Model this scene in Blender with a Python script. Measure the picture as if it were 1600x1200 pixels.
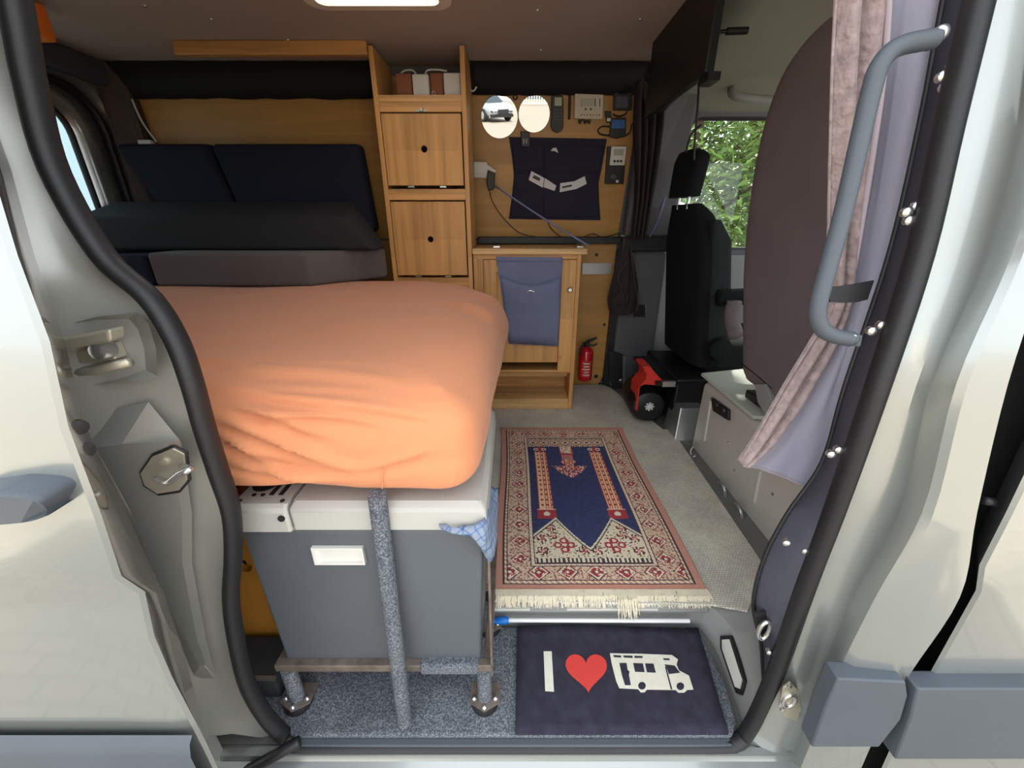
import bpy, bmesh, math, random
from mathutils import Vector, Matrix, noise
random.seed(7)
for o in list(bpy.data.objects): bpy.data.objects.remove(o)
S = bpy.context.scene
COL = S.collection
# ------------------------------------------------------------------ camera, sky, exposure
F = 615.0; PITCH = math.radians(22.5); CH = 0.95        # focal length in px of a 1600 px frame, height above van floor
cam = bpy.data.cameras.new('camera'); cam.sensor_width = 36; cam.lens = 36*F/1600
cam.clip_start = 0.02; cam.clip_end = 300
co = bpy.data.objects.new('camera', cam); COL.objects.link(co)
co.location = (0, 0, CH); co.rotation_euler = (math.pi/2-PITCH, 0, 0)
S.camera = co
W = bpy.data.worlds.new('overcast_sky'); S.world = W; W.use_nodes = True
bg = W.node_tree.nodes['Background']; bg.inputs[0].default_value = (0.90, 0.96, 1.0, 1); bg.inputs[1].default_value = 1.25
S.view_settings.view_transform = 'Standard'; S.view_settings.look = 'None'
S.view_settings.gamma = 1; S.view_settings.use_curve_mapping = False
S.view_settings.exposure = 1.2
sl_ = bpy.data.lights.new('sun', 'SUN'); sl_.energy = 7.0; sl_.angle = math.radians(1.5); sl_.color = (1.0, .95, .86)
so_ = bpy.data.objects.new('sun', sl_); COL.objects.link(so_); so_.location = (6, 20, 25)
so_.rotation_euler = Vector((-.16, -.68, -.72)).to_track_quat('-Z', 'Y').to_euler()      # from behind the far side: the yard is sunlit, this side of the van is in shade

# ------------------------------------------------------------------ numbers
cp, sp = math.cos(PITCH), math.sin(PITCH)
def ray(px, py):
    u = (px-800)/F; v = (py-600)/F
    return Vector((u, cp-v*sp, -sp-v*cp))
C0 = Vector((0, 0, CH))
def aty(px, py, Y): d = ray(px, py); return C0+d*(Y/d.y)
def atz(px, py, Z): d = ray(px, py); return C0+d*((Z-CH)/d.z)
def atx(px, py, X): d = ray(px, py); return C0+d*(X/d.x)
def atp(px, py, p, n): d = ray(px, py); return C0+d*((Vector(p)-C0).dot(n)/d.dot(n))
def tumble(z): return max(0, z-.72)*.13                   # body sides lean inwards towards the roof
def atb(px, py, Y):
    q = Y
    for _ in range(5):
        p = aty(px, py, q); q = Y+tumble(p.z)
    return aty(px, py, q)
def crom(pts, n=6, closed=False):
    pts = [Vector(p) for p in pts]; out = []; m = len(pts)
    for i in range(m if closed else m-1):
        if closed: a, b, c, d = pts[i-1], pts[i], pts[(i+1) % m], pts[(i+2) % m]
        else: a, b, c, d = pts[max(i-1, 0)], pts[i], pts[i+1], pts[min(i+2, m-1)]
        for k in range(n):
            t = k/n
            out.append(.5*((2*b)+(c-a)*t+(2*a-5*b+4*c-d)*t*t+(3*b-a-3*c+d)*t**3))
    if not closed: out.append(pts[-1].copy())
    return out

# ------------------------------------------------------------------ materials
def lin(c): c /= 255; return c/12.92 if c <= .04045 else ((c+.055)/1.055)**2.4
def rgb(r, g, b): return (lin(r), lin(g), lin(b), 1)
MATS = {}
def base_mat(name):
    m = bpy.data.materials.new(name); m.use_nodes = True; MATS[name] = m
    nt = m.node_tree; return m, nt, nt.nodes['Principled BSDF']
def N(nt, t, **kw):
    n = nt.nodes.new(t)
    for k, v in kw.items():
        if k in n.inputs: n.inputs[k].default_value = v
        else: setattr(n, k, v)
    return n
def coords(nt, scale=(1, 1, 1), kind='Object', rot=(0, 0, 0)):
    tc = N(nt, 'ShaderNodeTexCoord'); mp = N(nt, 'ShaderNodeMapping')
    mp.inputs['Scale'].default_value = scale; mp.inputs['Rotation'].default_value = rot
    nt.links.new(tc.outputs[kind], mp.inputs[0]); return mp.outputs[0]
def ramp(nt, fac, stops):
    r = N(nt, 'ShaderNodeValToRGB'); e = r.color_ramp.elements
    while len(e) > 1: e.remove(e[-1])
    e[0].position, e[0].color = stops[0]
    for p, c in stops[1:]: x = e.new(p); x.color = c
    nt.links.new(fac, r.inputs[0]); return r.outputs[0]
def bump(nt, bs, h, strength, dist=.002):
    b = N(nt, 'ShaderNodeBump', Strength=strength, Distance=dist)
    nt.links.new(h, b.inputs['Height']); nt.links.new(b.outputs[0], bs.inputs['Normal'])
def dk(c, k): return (c[0]*k, c[1]*k, c[2]*k, 1)
def plain(name, c, rough=.5, metal=0, var=.12, vs=6, bs=0, bsc=200, coat=0, spec=.5, sheen=0, bdist=.002):
    m, nt, b = base_mat(name)
    b.inputs['Roughness'].default_value = rough; b.inputs['Metallic'].default_value = metal
    b.inputs['Coat Weight'].default_value = coat; b.inputs['Coat Roughness'].default_value = .06
    b.inputs['Specular IOR Level'].default_value = spec; b.inputs['Sheen Weight'].default_value = sheen
    v = coords(nt)
    n = N(nt, 'ShaderNodeTexNoise', Scale=vs, Detail=4); nt.links.new(v, n.inputs[0])
    nt.links.new(ramp(nt, n.outputs[0], [(.3, dk(c, 1-var)), (.7, dk(c, 1+var))]), b.inputs['Base Color'])
    if bs:
        n2 = N(nt, 'ShaderNodeTexNoise', Scale=bsc, Detail=2); nt.links.new(v, n2.inputs[0]); bump(nt, b, n2.outputs[0], bs, bdist)
    return m
def wood(name, c, axis=2, strip=.07, across=0, knots=True, dark=.62):
    """glued pine boards: grain along `axis`, strips counted along `across`"""
    m, nt, b = base_mat(name); b.inputs['Roughness'].default_value = .42
    sc = [26, 26, 26]; sc[axis] = 1.6
    v = coords(nt, sc)
    n = N(nt, 'ShaderNodeTexNoise', Scale=1.0, Detail=6, Distortion=.6); nt.links.new(v, n.inputs[0])
    grain = ramp(nt, n.outputs[0], [(.3, dk(c, dark)), (.5, dk(c, .95)), (.72, dk(c, 1.12))])
    col = grain
    sx = [0.001]*3; sx[across] = 1/strip
    v2 = coords(nt, sx)
    fl = N(nt, 'ShaderNodeVectorMath', operation='FLOOR'); nt.links.new(v2, fl.inputs[0])
    wn = N(nt, 'ShaderNodeTexWhiteNoise'); nt.links.new(fl.outputs[0], wn.inputs[0])
    tint = ramp(nt, wn.outputs[0], [(0, (.86, .83, .78, 1)), (1, (1.08, 1.06, 1.02, 1))])
    mx = N(nt, 'ShaderNodeMixRGB', blend_type='MULTIPLY', Fac=1); nt.links.new(col, mx.inputs[1]); nt.links.new(tint, mx.inputs[2]); col = mx.outputs[0]
    if knots:
        sk = [9, 9, 9]; sk[axis] = 5
        vo = N(nt, 'ShaderNodeTexVoronoi', Scale=1.0, Randomness=1.0); nt.links.new(coords(nt, sk), vo.inputs[0])
        kn = ramp(nt, vo.outputs['Distance'], [(.03, (.36, .2, .1, 1)), (.1, (1, 1, 1, 1))])
        m2 = N(nt, 'ShaderNodeMixRGB', blend_type='MULTIPLY', Fac=.8); nt.links.new(col, m2.inputs[1]); nt.links.new(kn, m2.inputs[2]); col = m2.outputs[0]
    nt.links.new(col, b.inputs['Base Color']); bump(nt, b, n.outputs[0], .12)
    return m
def glass(name, tint, gl=.1):
    m, nt, b = base_mat(name); nt.nodes.remove(b)
    t = N(nt, 'ShaderNodeBsdfTransparent'); t.inputs[0].default_value = tint
    g = N(nt, 'ShaderNodeBsdfGlossy'); g.inputs['Roughness'].default_value = .02
    x = N(nt, 'ShaderNodeMixShader'); x.inputs[0].default_value = gl
    nt.links.new(t.outputs[0], x.inputs[1]); nt.links.new(g.outputs[0], x.inputs[2])
    nt.links.new(x.outputs[0], nt.nodes['Material Output'].inputs[0]); return m
def speckle(name, a, b_, c, scale=260):
    m, nt, b = base_mat(name); b.inputs['Roughness'].default_value = .95; b.inputs['Specular IOR Level'].default_value = .15
    v = coords(nt); n = N(nt, 'ShaderNodeTexNoise', Scale=scale, Detail=3); nt.links.new(v, n.inputs[0])
    n2 = N(nt, 'ShaderNodeTexNoise', Scale=9, Detail=3); nt.links.new(v, n2.inputs[0])
    col = ramp(nt, n.outputs[0], [(.36, a), (.5, b_), (.63, c)])
    t = ramp(nt, n2.outputs[0], [(.3, (.78, .78, .8, 1)), (.7, (1.12, 1.12, 1.1, 1))])
    mx = N(nt, 'ShaderNodeMixRGB', blend_type='MULTIPLY', Fac=1); nt.links.new(col, mx.inputs[1]); nt.links.new(t, mx.inputs[2])
    nt.links.new(mx.outputs[0], b.inputs['Base Color']); bump(nt, b, n.outputs[0], .7, .003); return m
def woven(name, a, b_):
    m, nt, b = base_mat(name); b.inputs['Roughness'].default_value = .9; b.inputs['Specular IOR Level'].default_value = .2
    v = coords(nt, (1, 1, 1), rot=(0, 0, math.radians(3)))
    br = N(nt, 'ShaderNodeTexBrick', Scale=1.0); br.inputs['Color1'].default_value = a; br.inputs['Color2'].default_value = dk(a, .8)
    br.inputs['Mortar'].default_value = b_; br.inputs['Mortar Size'].default_value = .0013; br.inputs['Brick Width'].default_value = .0085; br.inputs['Row Height'].default_value = .0065
    br.inputs['Mortar Smooth'].default_value = .6
    nt.links.new(v, br.inputs[0]); n2 = N(nt, 'ShaderNodeTexNoise', Scale=7, Detail=4); nt.links.new(v, n2.inputs[0])
    t = ramp(nt, n2.outputs[0], [(.3, (.85, .84, .82, 1)), (.7, (1.1, 1.1, 1.08, 1))])
    mx = N(nt, 'ShaderNodeMixRGB', blend_type='MULTIPLY', Fac=1); nt.links.new(br.outputs[0], mx.inputs[1]); nt.links.new(t, mx.inputs[2])
    nt.links.new(mx.outputs[0], b.inputs['Base Color']); 
    iv = N(nt, 'ShaderNodeMath', operation='SUBTRACT'); iv.inputs[0].default_value = 1; nt.links.new(br.outputs['Fac'], iv.inputs[1])
    bump(nt, b, iv.outputs[0], .6, .003); return m
def vcol(name, rough=.9, bs=.5):
    m, nt, b = base_mat(name); b.inputs['Roughness'].default_value = rough; b.inputs['Specular IOR Level'].default_value = .15
    a = N(nt, 'ShaderNodeVertexColor'); a.layer_name = 'Col'; v = coords(nt)
    n = N(nt, 'ShaderNodeTexNoise', Scale=350, Detail=2); nt.links.new(v, n.inputs[0])
    t = ramp(nt, n.outputs[0], [(.3, (.8, .8, .8, 1)), (.7, (1.15, 1.15, 1.15, 1))])
    mx = N(nt, 'ShaderNodeMixRGB', blend_type='MULTIPLY', Fac=1); nt.links.new(a.outputs[0], mx.inputs[1]); nt.links.new(t, mx.inputs[2])
    nt.links.new(mx.outputs[0], b.inputs['Base Color']); bump(nt, b, n.outputs[0], bs); return m
def checks(name, a, b_, step):
    m, nt, b = base_mat(name); b.inputs['Roughness'].default_value = .9
    v = coords(nt, (1, 1, 1), rot=(.3, .6, .5)); col = None
    for ax in ('X', 'Y', 'Z'):
        w = N(nt, 'ShaderNodeTexWave', Scale=1/step, bands_direction=ax); nt.links.new(v, w.inputs[0])
        r = ramp(nt, w.outputs[0], [(.0, b_), (.14, a)])
        if col is None: col = r
        else:
            mx = N(nt, 'ShaderNodeMixRGB', blend_type='MULTIPLY', Fac=1); nt.links.new(col, mx.inputs[1]); nt.links.new(r, mx.inputs[2]); col = mx.outputs[0]
    nt.links.new(col, b.inputs['Base Color']); return m
def pavers(name):
    m, nt, b = base_mat(name); b.inputs['Roughness'].default_value = .9
    v = coords(nt); br = N(nt, 'ShaderNodeTexBrick', Scale=1.0)
    br.inputs['Color1'].default_value = rgb(146, 138, 125); br.inputs['Color2'].default_value = rgb(160, 151, 137); br.inputs['Mortar'].default_value = rgb(118, 111, 101)
    br.inputs['Mortar Size'].default_value = .006; br.inputs['Brick Width'].default_value = .2; br.inputs['Row Height'].default_value = .1
    nt.links.new(v, br.inputs[0]); nt.links.new(br.outputs[0], b.inputs['Base Color']); return m

plain('silver_paint', rgb(160, 163, 161), .26, .6, .02, 3, coat=1)
plain('jamb_paint', rgb(168, 166, 160), .38, .45, .05, 5, coat=.4)
plain('edge_paint', rgb(176, 172, 166), .16, .75, .02, 3, coat=.7)
plain('trim_plastic', rgb(76, 82, 90), .55, 0, .05, 8, .15, 500)
plain('rubber', rgb(30, 29, 32), .5, 0, .1, 10)
plain('black_plastic', rgb(22, 22, 24), .45)
plain('black_matte', rgb(16, 15, 16), .8)
plain('dark_grey_plastic', rgb(70, 70, 82), .5, 0, .08, 12, .1, 300)
plain('grey_plastic', rgb(146, 146, 144), .55, 0, .05, 5, .12, 400)
plain('pillar_grey', rgb(92, 92, 96), .6, 0, .05, 5)
plain('steel', rgb(186, 178, 160), .35, .55, .12, 20)
plain('bright_steel', rgb(205, 205, 205), .25, .9, .05)
plain('rusty_steel', rgb(124, 112, 104), .55, .5, .35, 30)
plain('alu', rgb(180, 182, 182), .35, .8, .05)
plain('sheet_orange', rgb(214, 140, 100), .85, 0, .03, 4, .12, 900, sheen=.15, spec=.2)
plain('cushion_grey', rgb(98, 91, 89), .9, 0, .06, 8, .35, 700, sheen=.1, spec=.2)
plain('cushion_dark', rgb(46, 45, 46), .9, 0, .06, 8, .35, 700, spec=.2)
plain('cushion_navy', rgb(33, 35, 47), .9, 0, .06, 8, .35, 700, spec=.2)
plain('organiser_navy', rgb(45, 44, 60), .85, 0, .08, 10, .3, 800, spec=.2)
plain('organiser_blue', rgb(114, 119, 148), .85, 0, .07, 10, .3, 800, spec=.2)
plain('seat_brown', rgb(122, 110, 112), .92, 0, .05, 8, .3, 900, spec=.15)
plain('seat_black', rgb(24, 25, 27), .85, 0, .08, 9, .3, 700, spec=.2)
plain('seat_side', rgb(44, 48, 48), .85, 0, .08, 9, .3, 700, spec=.2)
plain('ceiling_panel', rgb(172, 159, 154), .6, 0, .03, 3)
plain('cab_lining', rgb(146, 144, 134), .9, 0, .03, 3)
plain('hatch_white', rgb(225, 215, 205), .5)
plain('cooler_body', rgb(84, 88, 94), .48, 0, .04, 5, .12, 600)
plain('cooler_lid', rgb(176, 173, 167), .5, 0, .02, 6)
plain('off_white', rgb(214, 212, 205), .5, 0, .03)
plain('paper_white', rgb(215, 212, 218), .7, 0, .02)
plain('device_beige', rgb(196, 184, 164), .5, 0, .03)
plain('device_screen', rgb(168, 168, 150), .3, 0, .03)
plain('blue_plastic', rgb(35, 95, 160), .4)
plain('cyan_cap', rgb(20, 110, 200), .4)
plain('red_plastic', rgb(205, 50, 40), .4)
plain('red_gloss', rgb(190, 24, 36), .2, coat=.5)
plain('terracotta', rgb(142, 88, 62), .8)
plain('orange_cloth', rgb(225, 120, 40), .9)
plain('curtain_velvet', rgb(158, 138, 138), .75, 0, .22, 60, 1.0, 70, sheen=.5, bdist=.006)
plain('curtain_lining', rgb(172, 168, 186), .85, 0, .03, 5, .15, 700)
plain('curtain_hem', rgb(178, 164, 174), .85, 0, .05, 10)
plain('curtain_dark', rgb(44, 34, 36), .8, 0, .2, 20, .3, 200)
plain('strap_leather', rgb(66, 52, 48), .6, 0, .15, 20)
plain('pedestal_paint', rgb(202, 198, 190), .38, .25, .04, 4)
plain('board_white', rgb(190, 194, 184), .5, 0, .03)
plain('floor_metal', rgb(120, 120, 118), .45, .3, .1, 8)
plain('rod_white', rgb(225, 225, 225), .3)
plain('fringe', rgb(225, 213, 188), .95, 0, .08, 40)
plain('print_cream', rgb(226, 222, 205), .95, 0, .04, 60, .4, 600)
plain('print_red', rgb(214, 66, 60), .95, 0, .04, 60, .4, 600)
plain('mat_navy', rgb(64, 61, 75), .97, 0, .22, 30, .8, 900, spec=.1, bdist=.004)
plain('cable_black', rgb(18, 18, 18), .5)
plain('cord_blue', rgb(120, 128, 168), .8, 0, .3, 300)
plain('mirror', (.50, .51, .51, 1), .01, 1, 0)
plain('car_paint', rgb(176, 184, 188), .25, .5, .02, coat=.8)
plain('car_glass', rgb(40, 52, 58), .05, 0, .02)
plain('tyre', rgb(24, 24, 25), .9)
plain('render_wall', rgb(206, 200, 190), .9)
plain('bark', rgb(80, 64, 50), .9)
plain('leaf_green', rgb(112, 142, 62), .6, 0, .45, .9)
plain('leaf_yellow', rgb(168, 168, 74), .6, 0, .35, .9)
plain('felt_dark', rgb(60, 60, 62), .95, 0, .1, 40)
wood('pine_v', rgb(214, 160, 98), 2, .075, 0)
wood('pine_h', rgb(214, 160, 98), 0, .08, 2)
wood('pine_y', rgb(208, 156, 98), 1, .08, 2, knots=False)
wood('pine_pale', rgb(222, 180, 124), 0, .09, 2)
wood('pine_orange', rgb(214, 150, 66), 2, .09, 0)
wood('plywood', rgb(188, 142, 78), 0, 3., 1, knots=False, dark=.86)
def milky(name, c):
    m, nt, b = base_mat(name); nt.nodes.remove(b); t = N(nt, 'ShaderNodeBsdfTranslucent'); t.inputs[0].default_value = c
    d = N(nt, 'ShaderNodeBsdfDiffuse'); d.inputs[0].default_value = c; x = N(nt, 'ShaderNodeMixShader'); x.inputs[0].default_value = .25
    nt.links.new(t.outputs[0], x.inputs[1]); nt.links.new(d.outputs[0], x.inputs[2]); nt.links.new(x.outputs[0], nt.nodes['Material Output'].inputs[0])
milky('milky_pane', (.88, .88, .86, 1))
glass('rear_glass', (.27, .35, .38, 1), .06)
glass('cab_glass', (.9, .95, .92, 1), .05)
speckle('speckle_carpet', rgb(76, 79, 87), rgb(98, 102, 110), rgb(132, 134, 139), 300)
woven('woven_carpet', rgb(236, 230, 219), rgb(186, 180, 168))
vcol('rug_pile'); checks('towel', rgb(206, 211, 219), rgb(150, 172, 206), .05); pavers('pavers')

# ------------------------------------------------------------------ mesh building
class MB:
    def __init__(s): s.v = []; s.f = []
    def add(s, vs, fs):
        k = len(s.v); s.v += [Vector(p) for p in vs]; s.f += [tuple(i+k for i in q) for q in fs]; return s
    def box(s, x0, x1, y0, y1, z0, z1, rot=None, pivot=None):
        vs = [Vector(p) for p in ((x0, y0, z0), (x1, y0, z0), (x1, y1, z0), (x0, y1, z0), (x0, y0, z1), (x1, y0, z1), (x1, y1, z1), (x0, y1, z1))]
        if rot is not None:
            c = Vector(pivot) if pivot is not None else sum(vs, Vector())/8
            vs = [c+rot @ (p-c) for p in vs]
        return s.hexa(vs)
    def hexa(s, vs): return s.add(vs, [(0, 3, 2, 1), (4, 5, 6, 7), (0, 1, 5, 4), (1, 2, 6, 5), (2, 3, 7, 6), (3, 0, 4, 7)])
    def prism(s, poly, off):
        n = len(poly); poly = [Vector(p) for p in poly]; off = Vector(off)
        nor = sum(((poly[i]-poly[0]).cross(poly[(i+1) % n]-poly[0]) for i in range(n)), Vector())
        if nor.dot(off) > 0: poly = poly[::-1]
        return s.add(poly+[p+off for p in poly], [tuple(range(n)), tuple(range(2*n-1, n-1, -1))]+[(i, i+n, (i+1) % n+n, (i+1) % n) for i in range(n)])
    def loft(s, rails, flip=False, closed=False):
        n = len(rails[0]); vs = [p for r in rails for p in r]; fs = []
        for i in range(len(rails)-1):
            for j in range(n if closed else n-1):
                a, b, c, d = i*n+j, i*n+(j+1) % n, (i+1)*n+(j+1) % n, (i+1)*n+j
                fs.append((a, d, c, b) if flip else (a, b, c, d))
        return s.add(vs, fs)
    def tube(s, pts, r, n=10, r2=None, up=None, closed=False, caps=True):
        pts = [Vector(p) for p in pts]; m = len(pts); rs = r if isinstance(r, (list, tuple)) else [r]*m
        nrm = Vector(up) if up is not None else None; rings = []
        for i, p in enumerate(pts):
            if closed: t = pts[(i+1) % m]-pts[i-1]
            else: t = pts[min(i+1, m-1)]-pts[max(i-1, 0)]
            t.normalize()
            if nrm is None: nrm = t.orthogonal()
            nn = nrm-t*nrm.dot(t)
            if nn.length < 1e-6: nn = t.orthogonal()
            nn.normalize()
            if up is None: nrm = nn
            bb = t.cross(nn); k = (r2/rs[i]) if r2 else 1
            rings.append([p+nn*(rs[i]*math.cos(a))+bb*(rs[i]*k*math.sin(a)) for a in [2*math.pi*j/n for j in range(n)]])
        if closed: rings.append(rings[0])
        k0 = len(s.v); s.loft(rings, closed=True)
        if caps and not closed: s.f.append(tuple(k0+j for j in range(n))[::-1]); s.f.append(tuple(k0+(m-1)*n+j for j in range(n)))
        return s
    def lathe(s, prof, c, axis=(0, 0, 1), n=24):
        ax = Vector(axis).normalized(); u = ax.orthogonal().normalized(); w = ax.cross(u); c = Vector(c)
        rings = [[c+ax*h+(u*math.cos(a)+w*math.sin(a))*r for a in [2*math.pi*j/n for j in range(n)]] for r, h in prof]
        k0 = len(s.v); s.loft(rings, closed=True)
        s.f.append(tuple(k0+j for j in range(n))[::-1]); s.f.append(tuple(k0+(len(prof)-1)*n+j for j in range(n)))
        return s
    def plate_hole(s, x0, x1, z0, z1, y0, y1, cx, cz, r, n=32):
        """board facing -y with a round hole through it"""
        def sq(a):
            dx, dz = math.cos(a), math.sin(a); t = 9
            if dx > 1e-9: t = min(t, (x1-cx)/dx)
            if dx < -1e-9: t = min(t, (x0-cx)/dx)
            if dz > 1e-9: t = min(t, (z1-cz)/dz)
            if dz < -1e-9: t = min(t, (z0-cz)/dz)
            return cx+dx*t, cz+dz*t
        an = sorted([2*math.pi*k/n for k in range(n)]+[math.atan2(z-cz, x-cx) % (2*math.pi) for x in (x0, x1) for z in (z0, z1)])
        o = [sq(a) for a in an]; i = [(cx+r*math.cos(a), cz+r*math.sin(a)) for a in an]
        R = lambda q, y: [Vector((a, y, b)) for a, b in q]
        return s.loft([R(i, y1), R(i, y0), R(o, y0), R(o, y1), R(i, y1)], closed=True)
WL = {}
def obj(name, mb, mat, parent=None, smooth=None, bevel=0, seg=2, sub=0, solid=0, base=False, soff=-1):
    lo = Vector((min(p[i] for p in mb.v) for i in range(3))); hi = Vector((max(p[i] for p in mb.v) for i in range(3)))
    c = (lo+hi)/2
    if parent is None: c.z = lo.z
    me = bpy.data.meshes.new(name); me.from_pydata([p-c for p in mb.v], [], mb.f); me.update()
    for mm in (mat if isinstance(mat, (list, tuple)) else [mat]): me.materials.append(MATS[mm])
    o = bpy.data.objects.new(name, me); COL.objects.link(o)
    if smooth is not None:
        me.polygons.foreach_set('use_smooth', [True]*len(me.polygons))
        if smooth < 180: me.set_sharp_from_angle(angle=math.radians(smooth))
    WL[o.name] = c.copy()
    if parent is not None: o.parent = parent; o.location = c-WL[parent.name]
    else: o.location = c
    if bevel:
        b = o.modifiers.new('bevel', 'BEVEL'); b.width = bevel; b.segments = seg; b.limit_method = 'ANGLE'; b.angle_limit = math.radians(35)
    if sub: q = o.modifiers.new('sub', 'SUBSURF'); q.levels = q.render_levels = sub
    if solid: q = o.modifiers.new('solid', 'SOLIDIFY'); q.thickness = solid; q.offset = soff
    return o
def tag(o, label, cat=None, group=None, kind=None):
    if label: o['label'] = label
    if cat: o['category'] = cat
    if group: o['group'] = group
    if kind: o['kind'] = kind
    return o
def thing(name, loc, label, cat, group=None):
    o = bpy.data.objects.new(name, None); COL.objects.link(o); o.location = loc; o.empty_display_size = .05
    WL[o.name] = Vector(loc); return tag(o, label, cat, group)
def struct(name, mb, mat, label=None, **kw):
    o = obj(name, mb, mat, **kw); o['kind'] = 'structure'
    if label: o['label'] = label
    return o
def box(*a, **k): return MB().box(*a, **k)
def V(*a): return Vector(a)

# ================================================================== SETTING
struct('ground', MB().add([(-60, -70, -.72), (60, -70, -.72), (60, 60, -.72), (-60, 60, -.72)], [(0, 1, 2, 3)]), 'pavers', 'beige block paved ground around the van')
XR, XF = -1.9, 2.3                                        # rear and front ends of the interior
floor = struct('floor', box(XR, XF, .76, 2.34, -.05, 0), 'floor_metal', 'grey metal van floor beside the seat pedestal')
# far side wall: lower part upright, upper part leaning in
TW = math.radians(7.8); UWP = V(0, 2.29, .86); UWN = V(0, -math.cos(TW), -math.sin(TW))
def wy(z): return 2.29-max(0, z-.86)*math.tan(TW)
def uw(px, py): return atp(px, py, UWP, UWN)
wf = struct('wall_far', MB().hexa([V(XR, 2.31, .86), V(.6, 2.31, .86), V(.6, 2.34, .86), V(XR, 2.34, .86), V(XR, wy(1.62)+.02, 1.62), V(.6, wy(1.62)+.02, 1.62), V(.6, 2.34, 1.62), V(XR, 2.34, 1.62)]), 'pillar_grey', 'far side wall of the van behind the plywood')
obj('panel', MB().hexa([V(-1.79, 2.29, .86), V(-.575, 2.29, .86), V(-.575, 2.308, .86), V(-1.79, 2.308, .86), V(-1.79, wy(1.56), 1.56), V(-.575, wy(1.56), 1.56), V(-.575, wy(1.56)+.018, 1.56), V(-1.79, wy(1.56)+.018, 1.56)]), 'plywood', wf)
obj('panel', MB().hexa([V(-.565, 2.29, .86), V(.575, 2.29, .86), V(.575, 2.308, .86), V(-.565, 2.308, .86), V(-.565, wy(1.56), 1.56), V(.60, wy(1.56), 1.56), V(.60, wy(1.56)+.018, 1.56), V(-.565, wy(1.56)+.018, 1.56)]), 'plywood', wf)
obj('panel', MB().prism([V(-1.79, 2.29, .0), V(.54, 2.29, .0), V(.565, 2.29, .05), V(.575, 2.29, .85), V(-1.79, 2.29, .85)], (0, .018, 0)), 'plywood', wf)
for px, py in ((932, 398), (944, 507), (932, 587)):
    p = aty(px, py, 2.29); obj('screw', MB().lathe([(.009, 0), (.009, .004), (.004, .006)], p, (0, -1, 0), 12), 'rubber', wf, smooth=40)
struct('wall_lower_far', box(XR, .6, 2.31, 2.34, -.05, .86), 'pillar_grey')
# near side wall (hidden behind the open door), header above the opening
struct('wall_near', MB().box(XR, -.62, .455, .48, -.6, .75).hexa([V(XR, .455, .75), V(-.66, .455, .75), V(-.66, .48, .75), V(XR, .48, .75), V(XR, .57, 1.62), V(-.7, .57, 1.62), V(-.7, .6, 1.62), V(XR, .6, 1.62)]), 'jamb_paint', 'silver body side of the van behind the open sliding door')
struct('trim_1', box(XR, XF, .53, .64, 1.45, 1.66), 'jamb_paint', 'roof rail above the sliding door opening')
# ceiling
ce = struct('ceiling', MB().box(XR, -.62, .56, 2.24, 1.60, 1.63).box(-.22, .66, .56, 2.24, 1.60, 1.63).box(-.62, -.22, .56, 1.19, 1.60, 1.63).box(-.62, -.22, 1.63, 2.24, 1.60, 1.63), 'ceiling_panel', 'smooth pinkish grey ceiling panel of the living area')
for px, py in ((226, 9), (840, 16), (845, 78), (450, 62), (330, 30), (1000, 30)):
    p = atz(px, py, 1.6); obj('screw', MB().lathe([(.007, 0), (.006, .003), (.002, .004)], p, (0, 0, -1), 10), 'alu', ce, smooth=40)
# black fabric pelmets along the far wall under the ceiling
def pelmet(x0, x1, z0, label):
    mb = MB(); n = 40; r = []
    for z, dy in ((z0, -.012), (z0+.05, -.03), (1.6, -.045)):
        r.append([V(x0+(x1-x0)*i/n, wy(z)+dy-.006*noise.noise(V(i*.5, z*6, x0)), z+(.006*noise.noise(V(i*.3, 2, x0)) if z < 1.6 else 0)) for i in range(n+1)])
    tag(obj('black_pelmet', mb.loft(r), 'black_matte', smooth=180, solid=.012, soff=1), label, 'pelmet', 'black fabric pelmets')
pelmet(-1.82, -.568, 1.475, 'long black fabric pelmet under the ceiling above the navy cushions')
pelmet(-.183, .60, 1.49, 'black fabric pelmet under the ceiling above the two round mirrors')
# rear end with window
def rrect(y0, y1, z0, z1, r, x, n=8, lean=.0):
    pts = []
    for cy, cz, a0 in ((y1-r, z1-r, 0), (y0+r, z1-r, 90), (y0+r, z0+r, 180), (y1-r, z0+r, 270)):
        for k in range(n+1):
            a = math.radians(a0+90*k/n); pts.append(V(x, cy+r*math.cos(a), cz+r*math.sin(a)))
    return pts
wr = struct('wall_rear', MB().loft([rrect(.5, 2.3, -.1, 1.63, .02, -1.84), rrect(.75, 2.15, .15, 1.51, .16, -1.84), rrect(.75, 2.13, .15, 1.49, .16, -1.90)], closed=True), 'silver_paint', 'silver rear end of the van around the back doors', smooth=40)
w1 = struct('window_1', MB().add(rrect(.95, 1.98, .6, 1.41, .12, -1.91), [tuple(range(36))]), 'rear_glass', 'blue tinted rear door window')
obj('window_frame', MB().loft([rrect(.55, 2.28, 0, 1.62, .05, -1.905), rrect(.8, 2.085, .2, 1.46, .15, -1.895), rrect(.84, 2.06, .5, 1.45, .15, -1.872), rrect(.93, 2.0, .58, 1.425, .13, -1.875), rrect(.95, 1.98, .6, 1.41, .12, -1.91)], closed=True), 'silver_paint', w1, smooth=60)
obj('window_seal', MB().tube(rrect(.95, 1.98, .6, 1.41, .12, -1.9), .012, 8, closed=True), 'rubber', w1, smooth=180)
obj('door_seal', MB().tube(rrect(.77, 2.12, .17, 1.485, .16, -1.875), .018, 8, closed=True), 'rubber', w1, smooth=180)
struct('wall_rear_post', MB().hexa([V(-1.84, 2.12, .5), V(-1.76, 2.2, .5), V(-1.76, 2.3, .5), V(-1.84, 2.3, .5), V(-1.84, 2.10, 1.62), V(-1.74, 2.16, 1.62), V(-1.74, 2.3, 1.62), V(-1.84, 2.3, 1.62)]), 'strap_leather', bevel=.02)
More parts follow.
